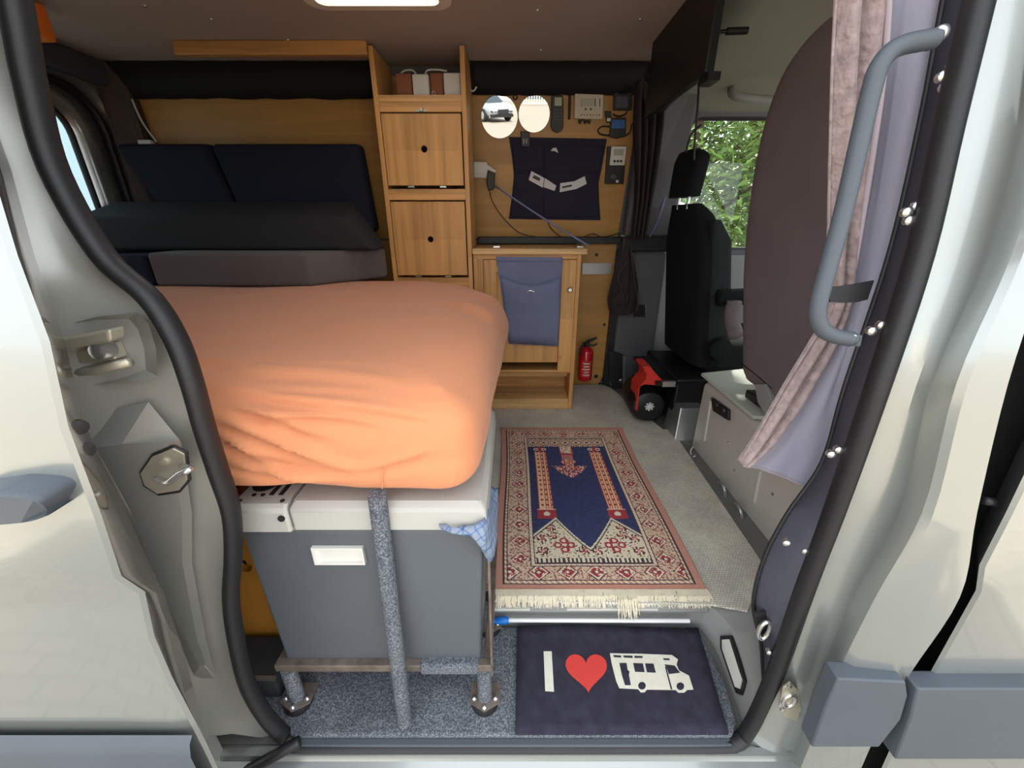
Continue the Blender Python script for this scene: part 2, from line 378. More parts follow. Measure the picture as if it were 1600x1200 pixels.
struct('trim_2', MB().prism([V(-1.84, 1.5, 1.60), V(-1.84, 2.2, 1.60), V(-1.84, 2.2, 1.50), V(-1.84, 1.5, 1.52)], (.05, 0, 0)), 'dark_grey_plastic', 'dark header above the rear window', bevel=.01)
# cab shell
struct('wall_cab_front', MB().box(2.2, 2.3, .45, 2.5, -.6, .72).box(2.2, 2.3, .45, .58, .72, 1.55).box(2.2, 2.3, 2.3, 2.45, .72, 1.55), 'dark_grey_plastic')
cc = MB(); r = []
for y, z in ((.6, 1.52), (.8, 1.60), (1.1, 1.63), (1.6, 1.62), (1.95, 1.57), (2.15, 1.525), (2.25, 1.49), (2.30, 1.47)):
    r.append([V(x, y, z-(0 if x < 1.5 else (x-1.5)**2*.15)) for x in (.62, .8, 1.0, 1.2, 1.5, 1.8, 2.2)])
struct('ceiling_cab', cc.loft(r), 'cab_lining', 'pale curved headlining above the cab', smooth=180, solid=.03, soff=-1)
# driver side: door with window
fm = MB()
def xz(q, y): return [V(p.y, y, p.z) for p in q]
A, B_ = rrect(.84, 2.2, .62, 1.5, .02, 0), rrect(.885, 1.9, .80, 1.43, .07, 0)
fm.loft([xz(A, 2.315), xz(B_, 2.315), xz(B_, 2.37), xz(A, 2.37)], closed=True)
d3 = struct('door_3', fm, 'pillar_grey', 'driver door frame around the window beyond the black seat', smooth=30)
obj('door_panel', box(.84, 2.2, 2.31, 2.38, -.1, .78), 'grey_plastic', d3, bevel=.02)
obj('window_seal', MB().tube(xz(B_, 2.335), .016, 8, closed=True), 'rubber', d3, smooth=180)
w2 = struct('window_2', MB().add(xz(B_, 2.35), [tuple(range(36))]), 'cab_glass', 'side window of the driver door with trees outside')
# ------------------------------------------------------------------ trees outside the driver window
def tree(x, y, h, rad, label, n, mat, z0=.2, ls=1):
    t = thing('leafy_tree', (x, y, -.72), label, 'tree', 'trees outside the driver window')
    tr = MB(); tr.tube([V(x, y, -.72), V(x+.05, y, .4), V(x-.05, y+.05, h*.6)], [.09, .07, .03], 8)
    for k in range(7):
        a = k*2.4; b = V(x, y, .2+k*.25); tr.tube([b, b+V(math.cos(a)*rad*.5, math.sin(a)*rad*.5, .4), b+V(math.cos(a)*rad*.85, math.sin(a)*rad*.85, .6)], [.03, .02, .006], 5)
    obj('trunk', tr, 'bark', t, smooth=180)
    lf = MB(); cl = []
    for k in range(60):
        while True:
            q = V(random.uniform(-1, 1), random.uniform(-1, 1), random.uniform(-1, 1))
            if .35 < q.length < 1: break
        cl.append(V(x+q.x*rad, y+q.y*rad, z0+(h-z0)/2+q.z*(h-z0)/2))
    for k in range(n):
        c = random.choice(cl)+V(random.gauss(0, .17), random.gauss(0, .17), random.gauss(0, .15))
        u = V(random.gauss(0, 1), random.gauss(0, 1), random.gauss(0, .5)).normalized()*random.uniform(.028, .055)*ls; w = u.orthogonal().normalized()*u.length*.42
        lf.add([c-u, c-u*.1+w+V(0, 0, .006), c+u, c-u*.1-w+V(0, 0, .006)], [(0, 1, 2, 3)])
    f = obj('foliage', lf, mat, t); f['kind'] = 'stuff'
tree(2.0, 4.9, 5.2, 1.5, 'green leafy tree outside the driver window, nearest the headrest', 24000, 'leaf_green', -.4, 1.15)
tree(4.3, 5.6, 5.6, 1.6, 'yellow green tree outside the driver window beside the brown seat back', 20000, 'leaf_yellow', -.4, 1.15)
tree(2.6, 9.4, 7.5, 2.4, 'tall green tree standing behind the other trees outside the window', 30000, 'leaf_green', -.5, 2.2)
tree(7.0, 9.8, 7.5, 2.4, 'large green tree at the right behind the brown seat back', 16000, 'leaf_green', -.5, 2.2)
tree(-.4, 7.6, 6.5, 2.2, 'distant yellow green tree left of the window behind the headrest', 20000, 'leaf_yellow', -.5, 2.0)

# ================================================================== DOOR SURROUND
ST = [0, 133, 267, 400, 467, 533, 600, 667, 733, 800, 867, 933, 1000, 1067, 1120, 1152]
s_out = [0, 25, 68, 140, 213, 257, 282, 302, 323, 347, 350, 348, 355, 370, 400, 432]
s_in = [47, 72, 103, 185, 258, 297, 320, 337, 358, 376, 379, 374, 384, 402, 432, 462]
fl_o = [-60, -22, 38, 106, 172, 208, 238, 264, 288, 310, 314, 315, 327, 345, 372, 402]
jm_o = [-150, -95, -35, 22, 50, 72, 90, 112, 135, 165, 198, 232, 255, 278, 296, 315]
def rail(xs, Y, py=ST, ext=.34, n=5):
    p = [atb(x, y, Y) for x, y in zip(xs, py)]
    d = (p[0]-p[1]); top = p[0]+d*(ext/max(.01, d.z)); top.y = Y+tumble(top.z)
    return crom([top]+p, n)
mid = [(a+b)/2 for a, b in zip(s_out, s_in)]
LA, LB, LC = rail(mid, .515), rail(fl_o, .498), rail(jm_o, .462)
LM = [a.lerp(b, .5)+V(0, .006, 0) for a, b in zip(LB, LC)]
jl = struct('trim_3', MB().loft([LC, LM, LB, LA]), 'jamb_paint', 'silver painted door jamb beside the open sliding door', smooth=50)
# right hand jamb
SR = [0, 200, 400, 600, 800, 933, 1050, 1120, 1150]
r_in = [1513, 1468, 1423, 1357, 1287, 1235, 1195, 1168, 1150]
r_out = [1547, 1497, 1452, 1391, 1322, 1272, 1230, 1196, 1178]
g_in = [1650, 1600, 1545, 1455, 1405, 1332, 1283, 1262, 1250]
g_out = [1690, 1640, 1580, 1494, 1441, 1368, 1310, 1285, 1272]
k_in = [1720, 1690, 1640, 1575, 1527, 1500, 1424, 1385, 1368]
rm = [a*.55+b*.45 for a, b in zip(r_in, r_out)]
SR2 = SR+[1225]; foot_x = lambda xs, x: list(xs)+[x]
RA, RB, RC, RD = rail(foot_x(rm, 1120), .515, SR2), rail(foot_x(r_out, 1140), .492, SR2), rail(foot_x(g_in, 1222), .475, SR2), rail(foot_x(g_out, 1240), .432, SR2)
RB2 = [a.lerp(b, .5)-V(0, .008, 0) for a, b in zip(RB, RC)]
RE = rail(foot_x(k_in, 1335), .418, SR2)
RDE = [a.lerp(b, .12)-V(0, .006, 0) for a, b in zip(RD, RE)]
RE2 = [p+V(.006, .05, 0) for p in RE]
jr = struct('trim_4', MB().loft([RA, RB, RB2, RC, RD, RDE, RE, RE2]), 'silver_paint', 'silver painted pillar between the door opening and the front door', smooth=38)
# sill
def srail(Y, z, x0=-.64, x1=.72, n=30): return [V(x0+(x1-x0)*i/n, Y, z) for i in range(n+1)]
sill = struct('trim_5', MB().loft([srail(.52, -.10), srail(.487, -.104), srail(.484, -.098), srail(.470, -.1), srail(.466, -.112), srail(.45, -.116), srail(.445, -.125), srail(.425, -.20), srail(.42, -.6)], flip=True), 'silver_paint', 'pale painted door sill along the bottom of the opening', smooth=35)
obj('sill_strip', MB().box(-.47, .50, .482, .498, -.106, -.090), 'trim_plastic', sill, bevel=.003)
# rubber seal round the opening
LSp = rail(mid, .497); RSp = rail(rm, .497, SR)
lo_l, lo_r = LSp[-1], RSp[-1]
bott = crom([lo_l, V(-.47, .492, -.098), V(-.42, .488, -.103), V(0, .487, -.104), V(.42, .488, -.103), V(.485, .492, -.097), lo_r], 6)
path = LSp[:-1]+bott+RSp[::-1][1:]
tag(obj('door_seal', MB().tube(path, .0165, 12, r2=.012, up=(0, 1, 0)), 'rubber', smooth=180), 'black rubber weatherstrip running round the sliding door opening', 'door seal')
obj('corner_flap', MB().tube(crom([aty(385, 1205, .455), aty(430, 1180, .46), aty(468, 1158, .478)], 6), .011, 10), 'rubber', jl, smooth=180)
# jamb bulge with facets, roller recess, hinge, striker plates
def pl(pts, Y): return [atb(x, y, Y) for x, y in pts]
bul = MB(); bo = pl([(100, 655), (232, 628), (283, 690), (300, 800), (300, 880), (322, 1000), (338, 1060), (300, 1060), (215, 905), (150, 800)], .485)
bi = pl([(150, 700), (190, 694), (262, 690), (284, 800), (285, 880), (308, 1000), (322, 1040), (312, 1040), (240, 900), (205, 800)], .462)
obj('pressed_panel', bul.loft([bo, bi], closed=True).add(bi, [tuple(range(len(bi)))]), 'jamb_paint', jl, bevel=.004)
rec = MB(); ro = pl([(88, 512), (150, 495), (214, 488), (232, 506), (244, 545), (246, 588), (200, 598), (110, 603)], .478); ri = pl([(96, 520), (150, 506), (200, 500), (214, 516), (222, 545), (222, 574), (190, 580), (112, 588)], .505)
obj('roller_recess', rec.loft([ro, ri], closed=True).add(ri, [tuple(range(len(ri)))]), 'jamb_paint', jl, smooth=50)
hg = thing('door_roller_arm', atb(150, 590, .47), 'worn metal roller arm of the sliding door in its jamb recess', 'roller arm')
obj('arm', MB().prism(pl([(86, 522), (112, 524), (195, 508), (197, 527), (128, 540), (122, 545), (92, 545)], .478), (0, -.022, 0)), 'steel', hg, bevel=.003)
obj('bracket', MB().prism(pl([(98, 546), (160, 540), (190, 532), (200, 555), (165, 560), (103, 567)], .492), (0, -.018, 0)), 'steel', hg, bevel=.002)
obj('roller', MB().lathe([(.012, 0), (.012, .016), (.006, .019)], atb(171, 545, .476), (0, -1, .2), 16), 'bright_steel', hg, smooth=40)
obj('track_lip', MB().tube(pl([(100, 584), (150, 578), (203, 566)], .476), .006, 8), 'steel', hg, smooth=180)
st = thing('latch_striker', atb(262, 765, .46), 'metal latch striker on a hexagonal plate on the left jamb', 'latch')
obj('plate', MB().prism(pl([(222, 738), (240, 712), (272, 699), (290, 708), (294, 748), (280, 765), (248, 770), (228, 757)], .461), (0, -.003, 0)), 'steel', st, bevel=.001)
obj('loop', MB().tube(crom([atb(246, 747, .459), atb(262, 753, .437), atb(280, 741, .433), atb(297, 733, .437), atb(285, 728, .459)], 5), .0045, 8), 'bright_steel', st, smooth=180)
obj('screw', MB().lathe([(.006, 0), (.006, .003), (.002, .004)], atb(258, 721, .458), (0, -1, 0), 12), 'steel', st, smooth=40)
gasket = pl([(220, 738), (239, 710), (272, 696), (292, 706), (297, 749), (281, 768), (248, 773), (226, 759)], .4605)
obj('gasket', MB().tube(gasket, .0018, 6, closed=True), 'rubber', st)
s2 = thing('lock_striker', atb(1233, 1125, .48), 'small oval metal lock striker on the right jamb near the sill', 'latch')
obj('plate', MB().prism(pl([(1222, 1072), (1233, 1063), (1246, 1076), (1250, 1105), (1243, 1124), (1225, 1116), (1216, 1100)], .474), (0, -.004, 0)), 'steel', s2, bevel=.001)
c = atb(1233, 1095, .469)
obj('ring', MB().tube([c+V(math.cos(a)*.011, 0, math.sin(a)*.018) for a in [k*math.pi/8 for k in range(16)]], .004, 8, closed=True), 'bright_steel', s2, smooth=180)
for px, py in ((1233, 1071), (1222, 1108)):
    obj('screw', MB().lathe([(.005, 0), (.005, .003), (.002, .004)], atb(px, py, .469), (0, -1, 0), 10), 'bright_steel', s2, smooth=40)
# ------------------------------------------------------------------ sliding door (parked open, outside)
d1pts = [(-125, 0), (-60, 133), (-12, 267), (28, 400), (78, 533), (107, 667), (157, 800), (190, 900), (213, 938), (219, 965), (229, 1008), (258, 1073), (300, 1150), (318, 1185), (345, 1240), (400, 1400)]
def dskin(p):                                              # belt crease
    return 0
E0 = [atb(x, y, .335) for x, y in d1pts]
E0 = [V(E0[0].x-.02, .335+tumble(1.5), 1.5), V(E0[0].x-.008, .335+tumble(1.33), 1.33)]+E0
for p in E0:
    if p.z < .535: p.y += .012
cols = []
for k, xx in enumerate((0, .004, .02, .1, .4, 1.2)):
    cols.append([V(p.x-xx, p.y-(.004 if k == 1 else .006 if k > 1 else 0)-(.004*math.sin(max(0, min(1, (p.z-.3)/.5))*math.pi) if k > 2 else 0), p.z) for p in E0])
E1 = [V(p.x-.0, p.y+.07, p.z) for p in E0]; E1 = []
i_px = [(-90, 0), (-30, 133), (18, 267), (54, 400), (101, 533), (134, 667), (197, 800), (240, 895), (258, 930), (265, 955), (281, 1000), (300, 1067), (322, 1150), (332, 1185), (360, 1240), (420, 1400)]
E1 = [atb(x, y, .402) for x, y in i_px]; E1 = [V(E1[0].x-.02, .402+tumble(1.5), 1.5), V(E1[0].x-.008, .402+tumble(1.33), 1.33)]+E1
E2 = [V(p.x-.03, p.y+.012, p.z) for p in E1]
d1 = struct('door_1', MB().loft(cols[::-1]), 'silver_paint', 'silver sliding door slid open in front of the left jamb', smooth=35)
obj('door_edge', MB().loft([E0, [a.lerp(b, .08)+V(.001, 0, 0) for a, b in zip(E0, E1)], E1, E2]), 'edge_paint', d1, smooth=50)
obj('trim_strip', MB().loft([[V(x, .332+dy, z) for x in (-1.6, -.8, -.5, -.475, -.463)] for z, dy in ((.262, 0), (.255, -.008), (.235, -.014), (.13, -.016), (.06, -.008), (.055, 0))], flip=True), 'trim_plastic', d1, smooth=40)
hp = [atb(-60, 770, .31), atb(0, 766, .305), atb(50, 770, .305), atb(78, 780, .308), atb(88, 792, .318), atb(78, 804, .308), atb(50, 812, .305), atb(0, 817, .305), atb(-60, 820, .31)]
hq = crom(hp[1:8], 5); hc = sum(hq, Vector())/len(hq)
obj('handle', MB().loft([[p+V(0, .03, 0) for p in hq]+[hp[-1]+V(0, .03, 0), hp[0]+V(0, .03, 0)], hq+[hp[-1], hp[0]], [hc.lerp(p, .86)+V(0, -.006, 0) for p in hq+[hp[-1], hp[0]]]], closed=True).add([hc.lerp(p, .86)+V(0, -.006, 0) for p in hq+[hp[-1], hp[0]]], [tuple(range(len(hq)+2))]), 'trim_plastic', d1, smooth=60)
for px, py in ((121, 667), (132, 703)):
    a = atb(px, py, .368); obj('plug', MB().lathe([(.0085, 0), (.0085, .004), (.004, .005)], a+V(.0, 0, 0), (.9, -.42, 0), 12), 'rubber', d1, smooth=40)
# ------------------------------------------------------------------ front passenger door
ko = [(1572, 800), (1530, 883), (1541, 935), (1469, 1060), (1408, 1170), (1338, 1320)]
K = [atb(x, y, .412) for x, y in ko]
K = [V(K[0].x-.035, .412+tumble(.86), .88), V(K[0].x-.012, .412, .72)]+K
cols = [[V(p.x+xx, p.y-(.004 if k else 0)+(.014 if p.z < .47 else 0), p.z) for p in K] for k, xx in enumerate((0, .004, .05, .3, 1.4))]
d2 = struct('door_2', MB().loft([[p+V(.05, .05, 0) for p in K]]+cols, flip=False), 'silver_paint', 'silver front passenger door at the right edge', smooth=35)
wfp = [V(.63, .47, .87), V(.60, .415+tumble(1.2), 1.2), V(.60, .42+tumble(1.42), 1.42), V(.75, .42+tumble(1.47), 1.47), V(1.6, .42+tumble(1.47), 1.47), V(1.95, .42+tumble(1.2), 1.2), V(2.2, .43, .87)]
obj('window_frame', MB().tube(crom(wfp, 5), .022, 8), 'silver_paint', d2, smooth=180)
obj('window_pane', MB().add([p+V(0, .008, 0) for p in wfp], [tuple(range(7))]), 'cab_glass', d2)
def block(pts, Y, parent):
    q = [aty(x, y, Y) for x, y in pts]; obj('trim_strip', MB().prism(q, (0, .03, 0)), 'trim_plastic', parent, bevel=.003, seg=2, smooth=50)
block([(1310, 1061), (1416, 1066), (1419, 1088), (1408, 1125), (1374, 1168), (1268, 1168), (1290, 1105)], .403, jr)
block([(1434, 1077), (1900, 1077), (1900, 1187), (1398, 1187), (1422, 1125)], .398, d2)
struct('wall_gap', MB().box(.61, .95, .475, .49, -.5, .9), 'black_matte')
struct('wall_side_front', MB().box(.64, 2.25, .5, .52, -.6, .75), 'dark_grey_plastic')
obj('hinge_pin', MB().tube([atb(1538, 782, .43), atb(1556, 785, .43)], .006, 8), 'rubber', jr, smooth=180)

# ================================================================== STEP WELL
sf = struct('floor_step', box(-.95, .62, .49, .80, -.13, -.098), 'floor_metal')
ca = MB(); n = 24
pts = [V(-.525, .497, -.08), V(.478, .497, -.08), V(.50, .52, -.08), V(.515, .60, -.08), V(.512, .745, -.08), V(-.9, .745, -.08), V(-.9, .6, -.08), V(-.545, .53, -.08)]
tag(obj('step_carpet', MB().prism([p+V(0, 0, -.018) for p in pts], (0, 0, .018)), 'speckle_carpet', bevel=.005), 'speckled grey felt carpet covering the entrance step', 'carpet')
nos = struct('trim_6', MB().loft([[V(x, y, z) for x in (-.95, .50, .53)] for y, z in ((.80, .003), (.765, .003), (.752, -.004), (.750, -.03), (.757, -.04), (.757, -.1))], flip=True), 'grey_plastic', 'grey plastic nosing along the front edge of the floor', smooth=30)
for a, b in ((770, 828), (886, 1028)):
    p, q = aty(a, 950, .747), aty(b, 954, .747); obj('slot', MB().box(p.x, q.x, .7475, .752, -.022, -.016), 'off_white', nos)
A = [atz(*p, -.098) for p in ((1086, 972), (1117, 1012), (1141, 1072), (1160, 1130))]
Bq = [atz(*p, -.012) for p in ((1108, 945), (1146, 985), (1172, 1055), (1182, 1118))]
Cq = [atz(*p, -.002) for p in ((1122, 935), (1170, 975), (1195, 1055), (1200, 1118))]
Dq = [p+V(.14, 0, 0) for p in Cq]
stp = struct('trim_7', MB().loft([crom(A, 5), crom([a.lerp(b, .9) for a, b in zip(A, Bq)], 5), crom(Bq, 5), crom(Cq, 5), crom(Dq, 5)]), 'grey_plastic', 'grey plastic side trim of the step well', smooth=60)
def on_trim(s, t):                                         # s along, t up the side face
    a, b = crom(A, 5), crom(Bq, 5); k = s*(len(a)-1); i = min(int(k), len(a)-2); f = k-i
    return a[i].lerp(a[i+1], f).lerp(b[i].lerp(b[i+1], f), t)
nrm_in = V(-.9, -.2, .4)*.006
sl = thing('step_light', on_trim(.5, .3), 'clear step light in a black rim on the step side trim', 'light')
obj('rim', MB().prism([on_trim(s, t)+nrm_in for s, t in ((.30, .5), (.36, .88), (.70, .82), (.78, .5), (.74, .22), (.38, .25))], -nrm_in*2), 'rubber', sl)
obj('lens', MB().prism([on_trim(s, t)+nrm_in*1.6 for s, t in ((.34, .5), (.38, .78), (.68, .72), (.73, .5), (.70, .32), (.40, .34))], -nrm_in), 'off_white', sl)
# door mat
M4 = [atz(808, 980, -.072), atz(1091, 981, -.072), atz(1139, 1146, -.072), atz(805, 1146, -.072)]
dm = thing('door_mat', (M4[0]+M4[2])/2, 'dark navy doormat reading I heart camper van on the step', 'doormat')
g = MB(); rr = []
for j in range(13):
    row = []
    for i in range(21):
        s, t = i/20, j/12; p = M4[3].lerp(M4[2], s).lerp(M4[0].lerp(M4[1], s), t)
        e = max(0, t-.85)/.15; row.append(p+V(0, 0, .010*e*e*(.5+.5*math.sin(s*5))))
    rr.append(row)
obj('mat', g.loft(rr), 'mat_navy', dm, smooth=180, solid=.006)
def mp(cx, cy): return atz(760+cx*.3, 900+cy*.3, -.0712)
def pprint(name, pts, mat, dz=0, parent=dm):
    obj(name, MB().prism([mp(*p)+V(0, 0, dz) for p in pts], (0, 0, .0008)), mat, parent)
pprint('letter', [(298, 393), (340, 393), (352, 603), (306, 600)], 'print_cream')
h = []
for k in range(40):
    a = 2*math.pi*k/40; x = 16*math.sin(a)**3; y = 13*math.cos(a)-5*math.cos(2*a)-2*math.cos(3*a)-math.cos(4*a)
    h.append((515+x*6.75+(12-y)*.6, 492-y*7.0))
pprint('heart', h, 'print_red')
pprint('camper', [(643, 403), (800, 406), (965, 412), (998, 435), (990, 462), (1003, 492), (1055, 520), (1078, 592), (1046, 594), (1030, 608), (1000, 608), (985, 594), (836, 592), (824, 606), (804, 607), (790, 590), (692, 585), (675, 545), (652, 455)], 'print_cream')
for q in ([(692, 455), (730, 455), (735, 490), (745, 500), (742, 515), (752, 570), (722, 570), (706, 520)], [(764, 455), (815, 457), (824, 502), (774, 500)], [(826, 457), (870, 458), (882, 505), (836, 503)], [(928, 462), (980, 468), (1008, 505), (950, 512), (940, 485)],
          [(660, 413), (700, 416), (703, 426), (664, 424)], [(712, 416), (760, 417), (762, 428), (716, 426)], [(770, 417), (815, 419), (812, 428), (772, 428)], [(920, 430), (952, 431), (955, 440), (924, 439)], [(930, 475), (936, 475), (968, 592), (960, 592)]):
    pprint('window_print', q, 'mat_navy', .0006)
for cx, cy in ((810, 573), (1010, 576)):
    pprint('wheel_print', [(cx+20*math.cos(k*.5236), cy+20*math.sin(k*.5236)) for k in range(12)], 'mat_navy', .0006)
# white rod with blue end
rod = thing('telescopic_rod', (.2, .738, -.06), 'white rod with a blue end cap lying behind the doormat', 'rod')
a, b = aty(795, 969, .735), aty(1077, 970, .735)
obj('tube', MB().tube([a, b], .0055, 10), 'rod_white', rod, smooth=60)
a2 = aty(770, 970, .735)
obj('end_cap', MB().tube([a2, a2.lerp(a, .3), a2.lerp(a, .35), a2.lerp(a, .8), a], [.006, .008, .010, .010, .0065], 10), 'cyan_cap', rod, smooth=50)

# ================================================================== CARPET AND RUG
cpts = [atz(*p, .006) for p in ((1112, 945), (1168, 955), (1197, 888), (1049, 670), (1036, 671), (952, 604))]
wc = [V(-.57, .765, .0)]+[V(p.x, p.y, 0) for p in cpts]+[V(.56, 2.27, 0), V(.33, 2.27, 0), V(.33, 1.928, 0), V(-.57, 1.928, 0)]
tag(obj('woven_carpet', MB().prism(wc, (0, 0, .007)), 'woven_carpet', bevel=.002), 'beige grey woven carpet laid on the van floor under the rug', 'carpet')
# prayer rug
def rugcol(u, v):
    cream, pinkc, red, navy, dark, salmon, edge = (208, 195, 174), (200, 160, 144), (152, 54, 60), (48, 54, 90), (66, 55, 58), (216, 164, 136), (182, 130, 114)
    du = min(u, 1-u)*.578; dv0, dv1 = v*.93, (1-v)*.93; dv = min(dv0, dv1); d = min(du, dv)
    n1 = noise.noise(V(u*90, v*140, 1)); n2 = noise.noise(V(u*40, v*60, 5))
    if d < .022: return edge
    if d < .026: return dark
    if d < .033: return cream if int((u*.578+v*.93)*120) % 2 else edge
    if d < .036: return dark
    fu0, fu1, fv0, fv1 = .205, .795, .105, .885
    if not (fu0 < u < fu1 and fv0 < v < fv1):
        # border medallions
        inb = min(abs(u-fu0) if u < .5 else abs(u-fu1), 9)*.578 if fv0 <= v <= fv1 else (abs(v-fv0) if v < .5 else abs(v-fv1))*.93
        inb = max((fu0-u)*.578, (u-fu1)*.578, (fv0-v)*.93, (v-fv1)*.93)
        if inb < .004: return dark
        if inb < .011: return cream if int((u*.578+v*.93)*130) % 2 else pinkc
        if inb < .014: return dark
        if du < .1185 and not (v < fv0 or v > fv1): a, b, per = v*.93, (du-.075), .074
        else: a, b, per = u*.578, ((dv-.064)), .083
        k = math.floor(a/per); q = abs((a/per-k)-.5)*2; w = abs(b)/.034
        m = q*1.15+w
        if m < .18: return cream
        if m < .34: return dark if (int(q*14)+int(w*14)) % 2 else red
        if m < .62: return red if n1 > -.18 else cream
        if m < .78: return cream
        if m < .92: return dark if n1 > .0 else red
        return (186, 160, 140) if n1 > .12 else ((150, 92, 84) if n1 < -.16 else (200, 178, 154))
    # spandrels below the arch
    x = abs(u-.5); arch = .163+ (x/.16)**1.15*.145 if x < .16 else .308-(x-.16)/.135*.085
    if v < arch-.012:
        if v < .125: return dark if int(u*90) % 2 else cream
        for cx, cy, r in ((.365, .2, .02), (.33, .18, .02), (.40, .18, .02), (.365, .16, .02), (.635, .2, .02), (.6, .18, .02), (.67, .18, .02), (.635, .16, .02)):
            dd = math.hypot((u-cx)*.578, (v-cy)*.93)
            if dd < .006: return cream
            if dd < .0135: return red
        for cx, cy, r in ((.25, .21, .02), (.25, .155, .018), (.75, .21, .02), (.75, .155, .018), (.465, .155, .022), (.535, .155, .022), (.3, .262, .02), (.70, .262, .02), (.31, .225, .014), (.69, .225, .014)):
            dd = math.hypot((u-cx)*.578, (v-cy)*.93)
            if dd < .018 and math.sin(math.atan2(v-cy, u-cx)*5+dd*300) > .0: return red if dd < .011 else (92, 52, 56)
        return dark if n1 > .34 else (206, 192, 168)
    if v < arch-.004: return dark
    if v < arch+.006: return cream
    if v > .81:
        if v > .875 or v < .818: return dark if int(u*110) % 2 else cream
        q = abs(((u-.205)/.59*7) % 1-.5)*2; w = abs(v-.846)/.028; m = q+w
        return dark if .25 < m < .45 or .8 < m < .95 else (red if m <= .25 else cream if m < .8 else (176, 140, 120))
    for c in (.293, .707):
        e = abs(u-c)
        if .308 <= v <= .36 and e < .055:
            dd = math.hypot((u-c)*.578, (v-.334)*.93); return cream if dd < .011 or v > .355 else red
        if .36 < v < .765 and e < .046:
            if e > .040: return red
            k = int((u-c+.046)/.0155); vv = int(v*95) % 3
            return (120, 56, 54) if vv == 0 and k % 2 else (salmon if k % 2 else (226, 176, 140)) if abs((u-c+.046)/.0155 % 1-.5) < .4 else (170, 80, 70)
        if .765 <= v <= .805 and e < .055:
            dd = math.hypot((e-.03)*.578, (v-.785)*.93); return dark if dd < .006 else cream if dd < .011 else red if e < .02 else navy
    # lantern
    x = u-.49; 
    if .74 < v < .81 and abs(x) < .05: return cream if abs(x) < .04 and .75 < v and n1 > -.2 else red
    if .70 < v <= .74 and abs(x) < .04: return red if int(v*200) % 2 else pinkc
    if .56 < v <= .70:
        w = .055*math.sin((v-.655)/.045*math.pi)**.5 if v > .655 else .03 if v > .645 else .125*((v-.56)/.085)**.7
        if abs(x) < w and (v > .655 or noise.noise(V(abs(x)*70, v*75, 3)) > -.2): return red if n1 > -.05 else (210, 170, 150)
    k = 1+n2*.12+n1*.06
    return (50*k, 55*k, 90*k)
R4 = [V(-.047, .778, .0), V(.534, .778, 0), V(.535, 1.70, 0), V(-.05, 1.70, 0)]
NU, NV = 190, 300
rm_ = MB(); vs = []; fs = []
for j in range(NV+1):
    for i in range(NU+1):
        s, t = i/NU, j/NV; p = R4[0].lerp(R4[1], s).lerp(R4[3].lerp(R4[2], s), t)
        p.x += .004*math.sin(t*7)*(s*2-1); p.z = .0145+.0015*noise.noise(V(s*6, t*8, 0))
        vs.append(p)
for j in range(NV):
    for i in range(NU): k = j*(NU+1)+i; fs.append((k, k+1, k+NU+2, k+NU+1))
rm_.add(vs, fs)
rug = thing('prayer_rug', (.24, 1.24, .008), 'red and navy prayer rug with columns and fringed ends on the floor', 'rug')
ro_ = obj('pile', rm_, 'rug_pile', rug, smooth=180, solid=.006)
at_ = ro_.data.color_attributes.new('Col', 'FLOAT_COLOR', 'CORNER')
buf = []
for j in range(NV):
    for i in range(NU):
        c_ = rugcol((i+.5)/NU, (j+.5)/NV); c4 = tuple(min(.9, lin(max(0, q))*1.3+.012) for q in c_[:3])+(1,); buf += c4*4
at_.data.foreach_set('color', buf)
for e, nn, L in ((0, 1000, .034), (1, 420, .018)):
    fr = MB()
    for k in range(nn):
        s = random.random(); a = R4[0].lerp(R4[1], s) if e == 0 else R4[3].lerp(R4[2], s); sg = -1 if e == 0 else 1
        l = L*random.uniform(.5, 1.15)+(.03 if e == 0 and .58 < s < .66 and random.random() < .5 else 0); dx = random.gauss(0, .008)
        drop = -.004 if e else -.006-max(0, l-.02)*.5
        p0, p1, p2 = a+V(0, -sg*.004, .0172), a+V(dx*.5, sg*l*.45, .0158), a+V(dx, sg*l, .012+(drop if e == 0 else -.003))
        w = V(.0013, 0, 0)
        fr.add([p0-w, p0+w, p1+w, p1-w, p2+w*.5, p2-w*.5], [(0, 1, 2, 3), (3, 2, 4, 5)])
    o = obj('fringe', fr, 'fringe', rug); o['kind'] = 'stuff'

# ================================================================== COOLER AND ITS FRAME
ck = thing('cooler_box', (-.28, .75, .06), 'grey compressor cooler with pale lid under the orange mattress', 'cooler')
cb = MB(); ring = lambda x0, x1, y0, y1, z: [V(x0, y0, z), V(x1, y0, z), V(x1, y1, z), V(x0, y1, z)]
cb.loft([ring(-.497, -.068, .568, .93, .063), ring(-.492, -.052, .556, .94, .43), ring(-.488, -.056, .56, .936, .436)], closed=True).add(ring(-.497, -.068, .568, .93, .063)[::-1], [(0, 1, 2, 3)]).add(ring(-.488, -.056, .56, .936, .436), [(0, 1, 2, 3)])
obj('body', cb, 'cooler_body', ck, bevel=.016, seg=3, smooth=40)
lid = obj('lid', MB().loft([ring(-.389, -.044, .548, .946, .442), ring(-.392, -.046, .552, .944, .482), ring(-.388, -.056, .566, .93, .492)], closed=True).add(ring(-.388, -.056, .566, .93, .492), [(0, 1, 2, 3)]).add(ring(-.389, -.044, .548, .946, .442)[::-1], [(0, 1, 2, 3)]), 'cooler_lid', ck, bevel=.005, seg=2, smooth=40)
vh = obj('vent_housing', MB().loft([ring(-.50, -.393, .548, .946, .437), ring(-.497, -.396, .550, .944, .482), ring(-.492, -.397, .56, .935, .490)], closed=True).add(ring(-.492, -.397, .56, .935, .490), [(0, 1, 2, 3)]).add(ring(-.50, -.393, .548, .946, .437)[::-1], [(0, 1, 2, 3)]), 'cooler_lid', ck, bevel=.005, smooth=40)
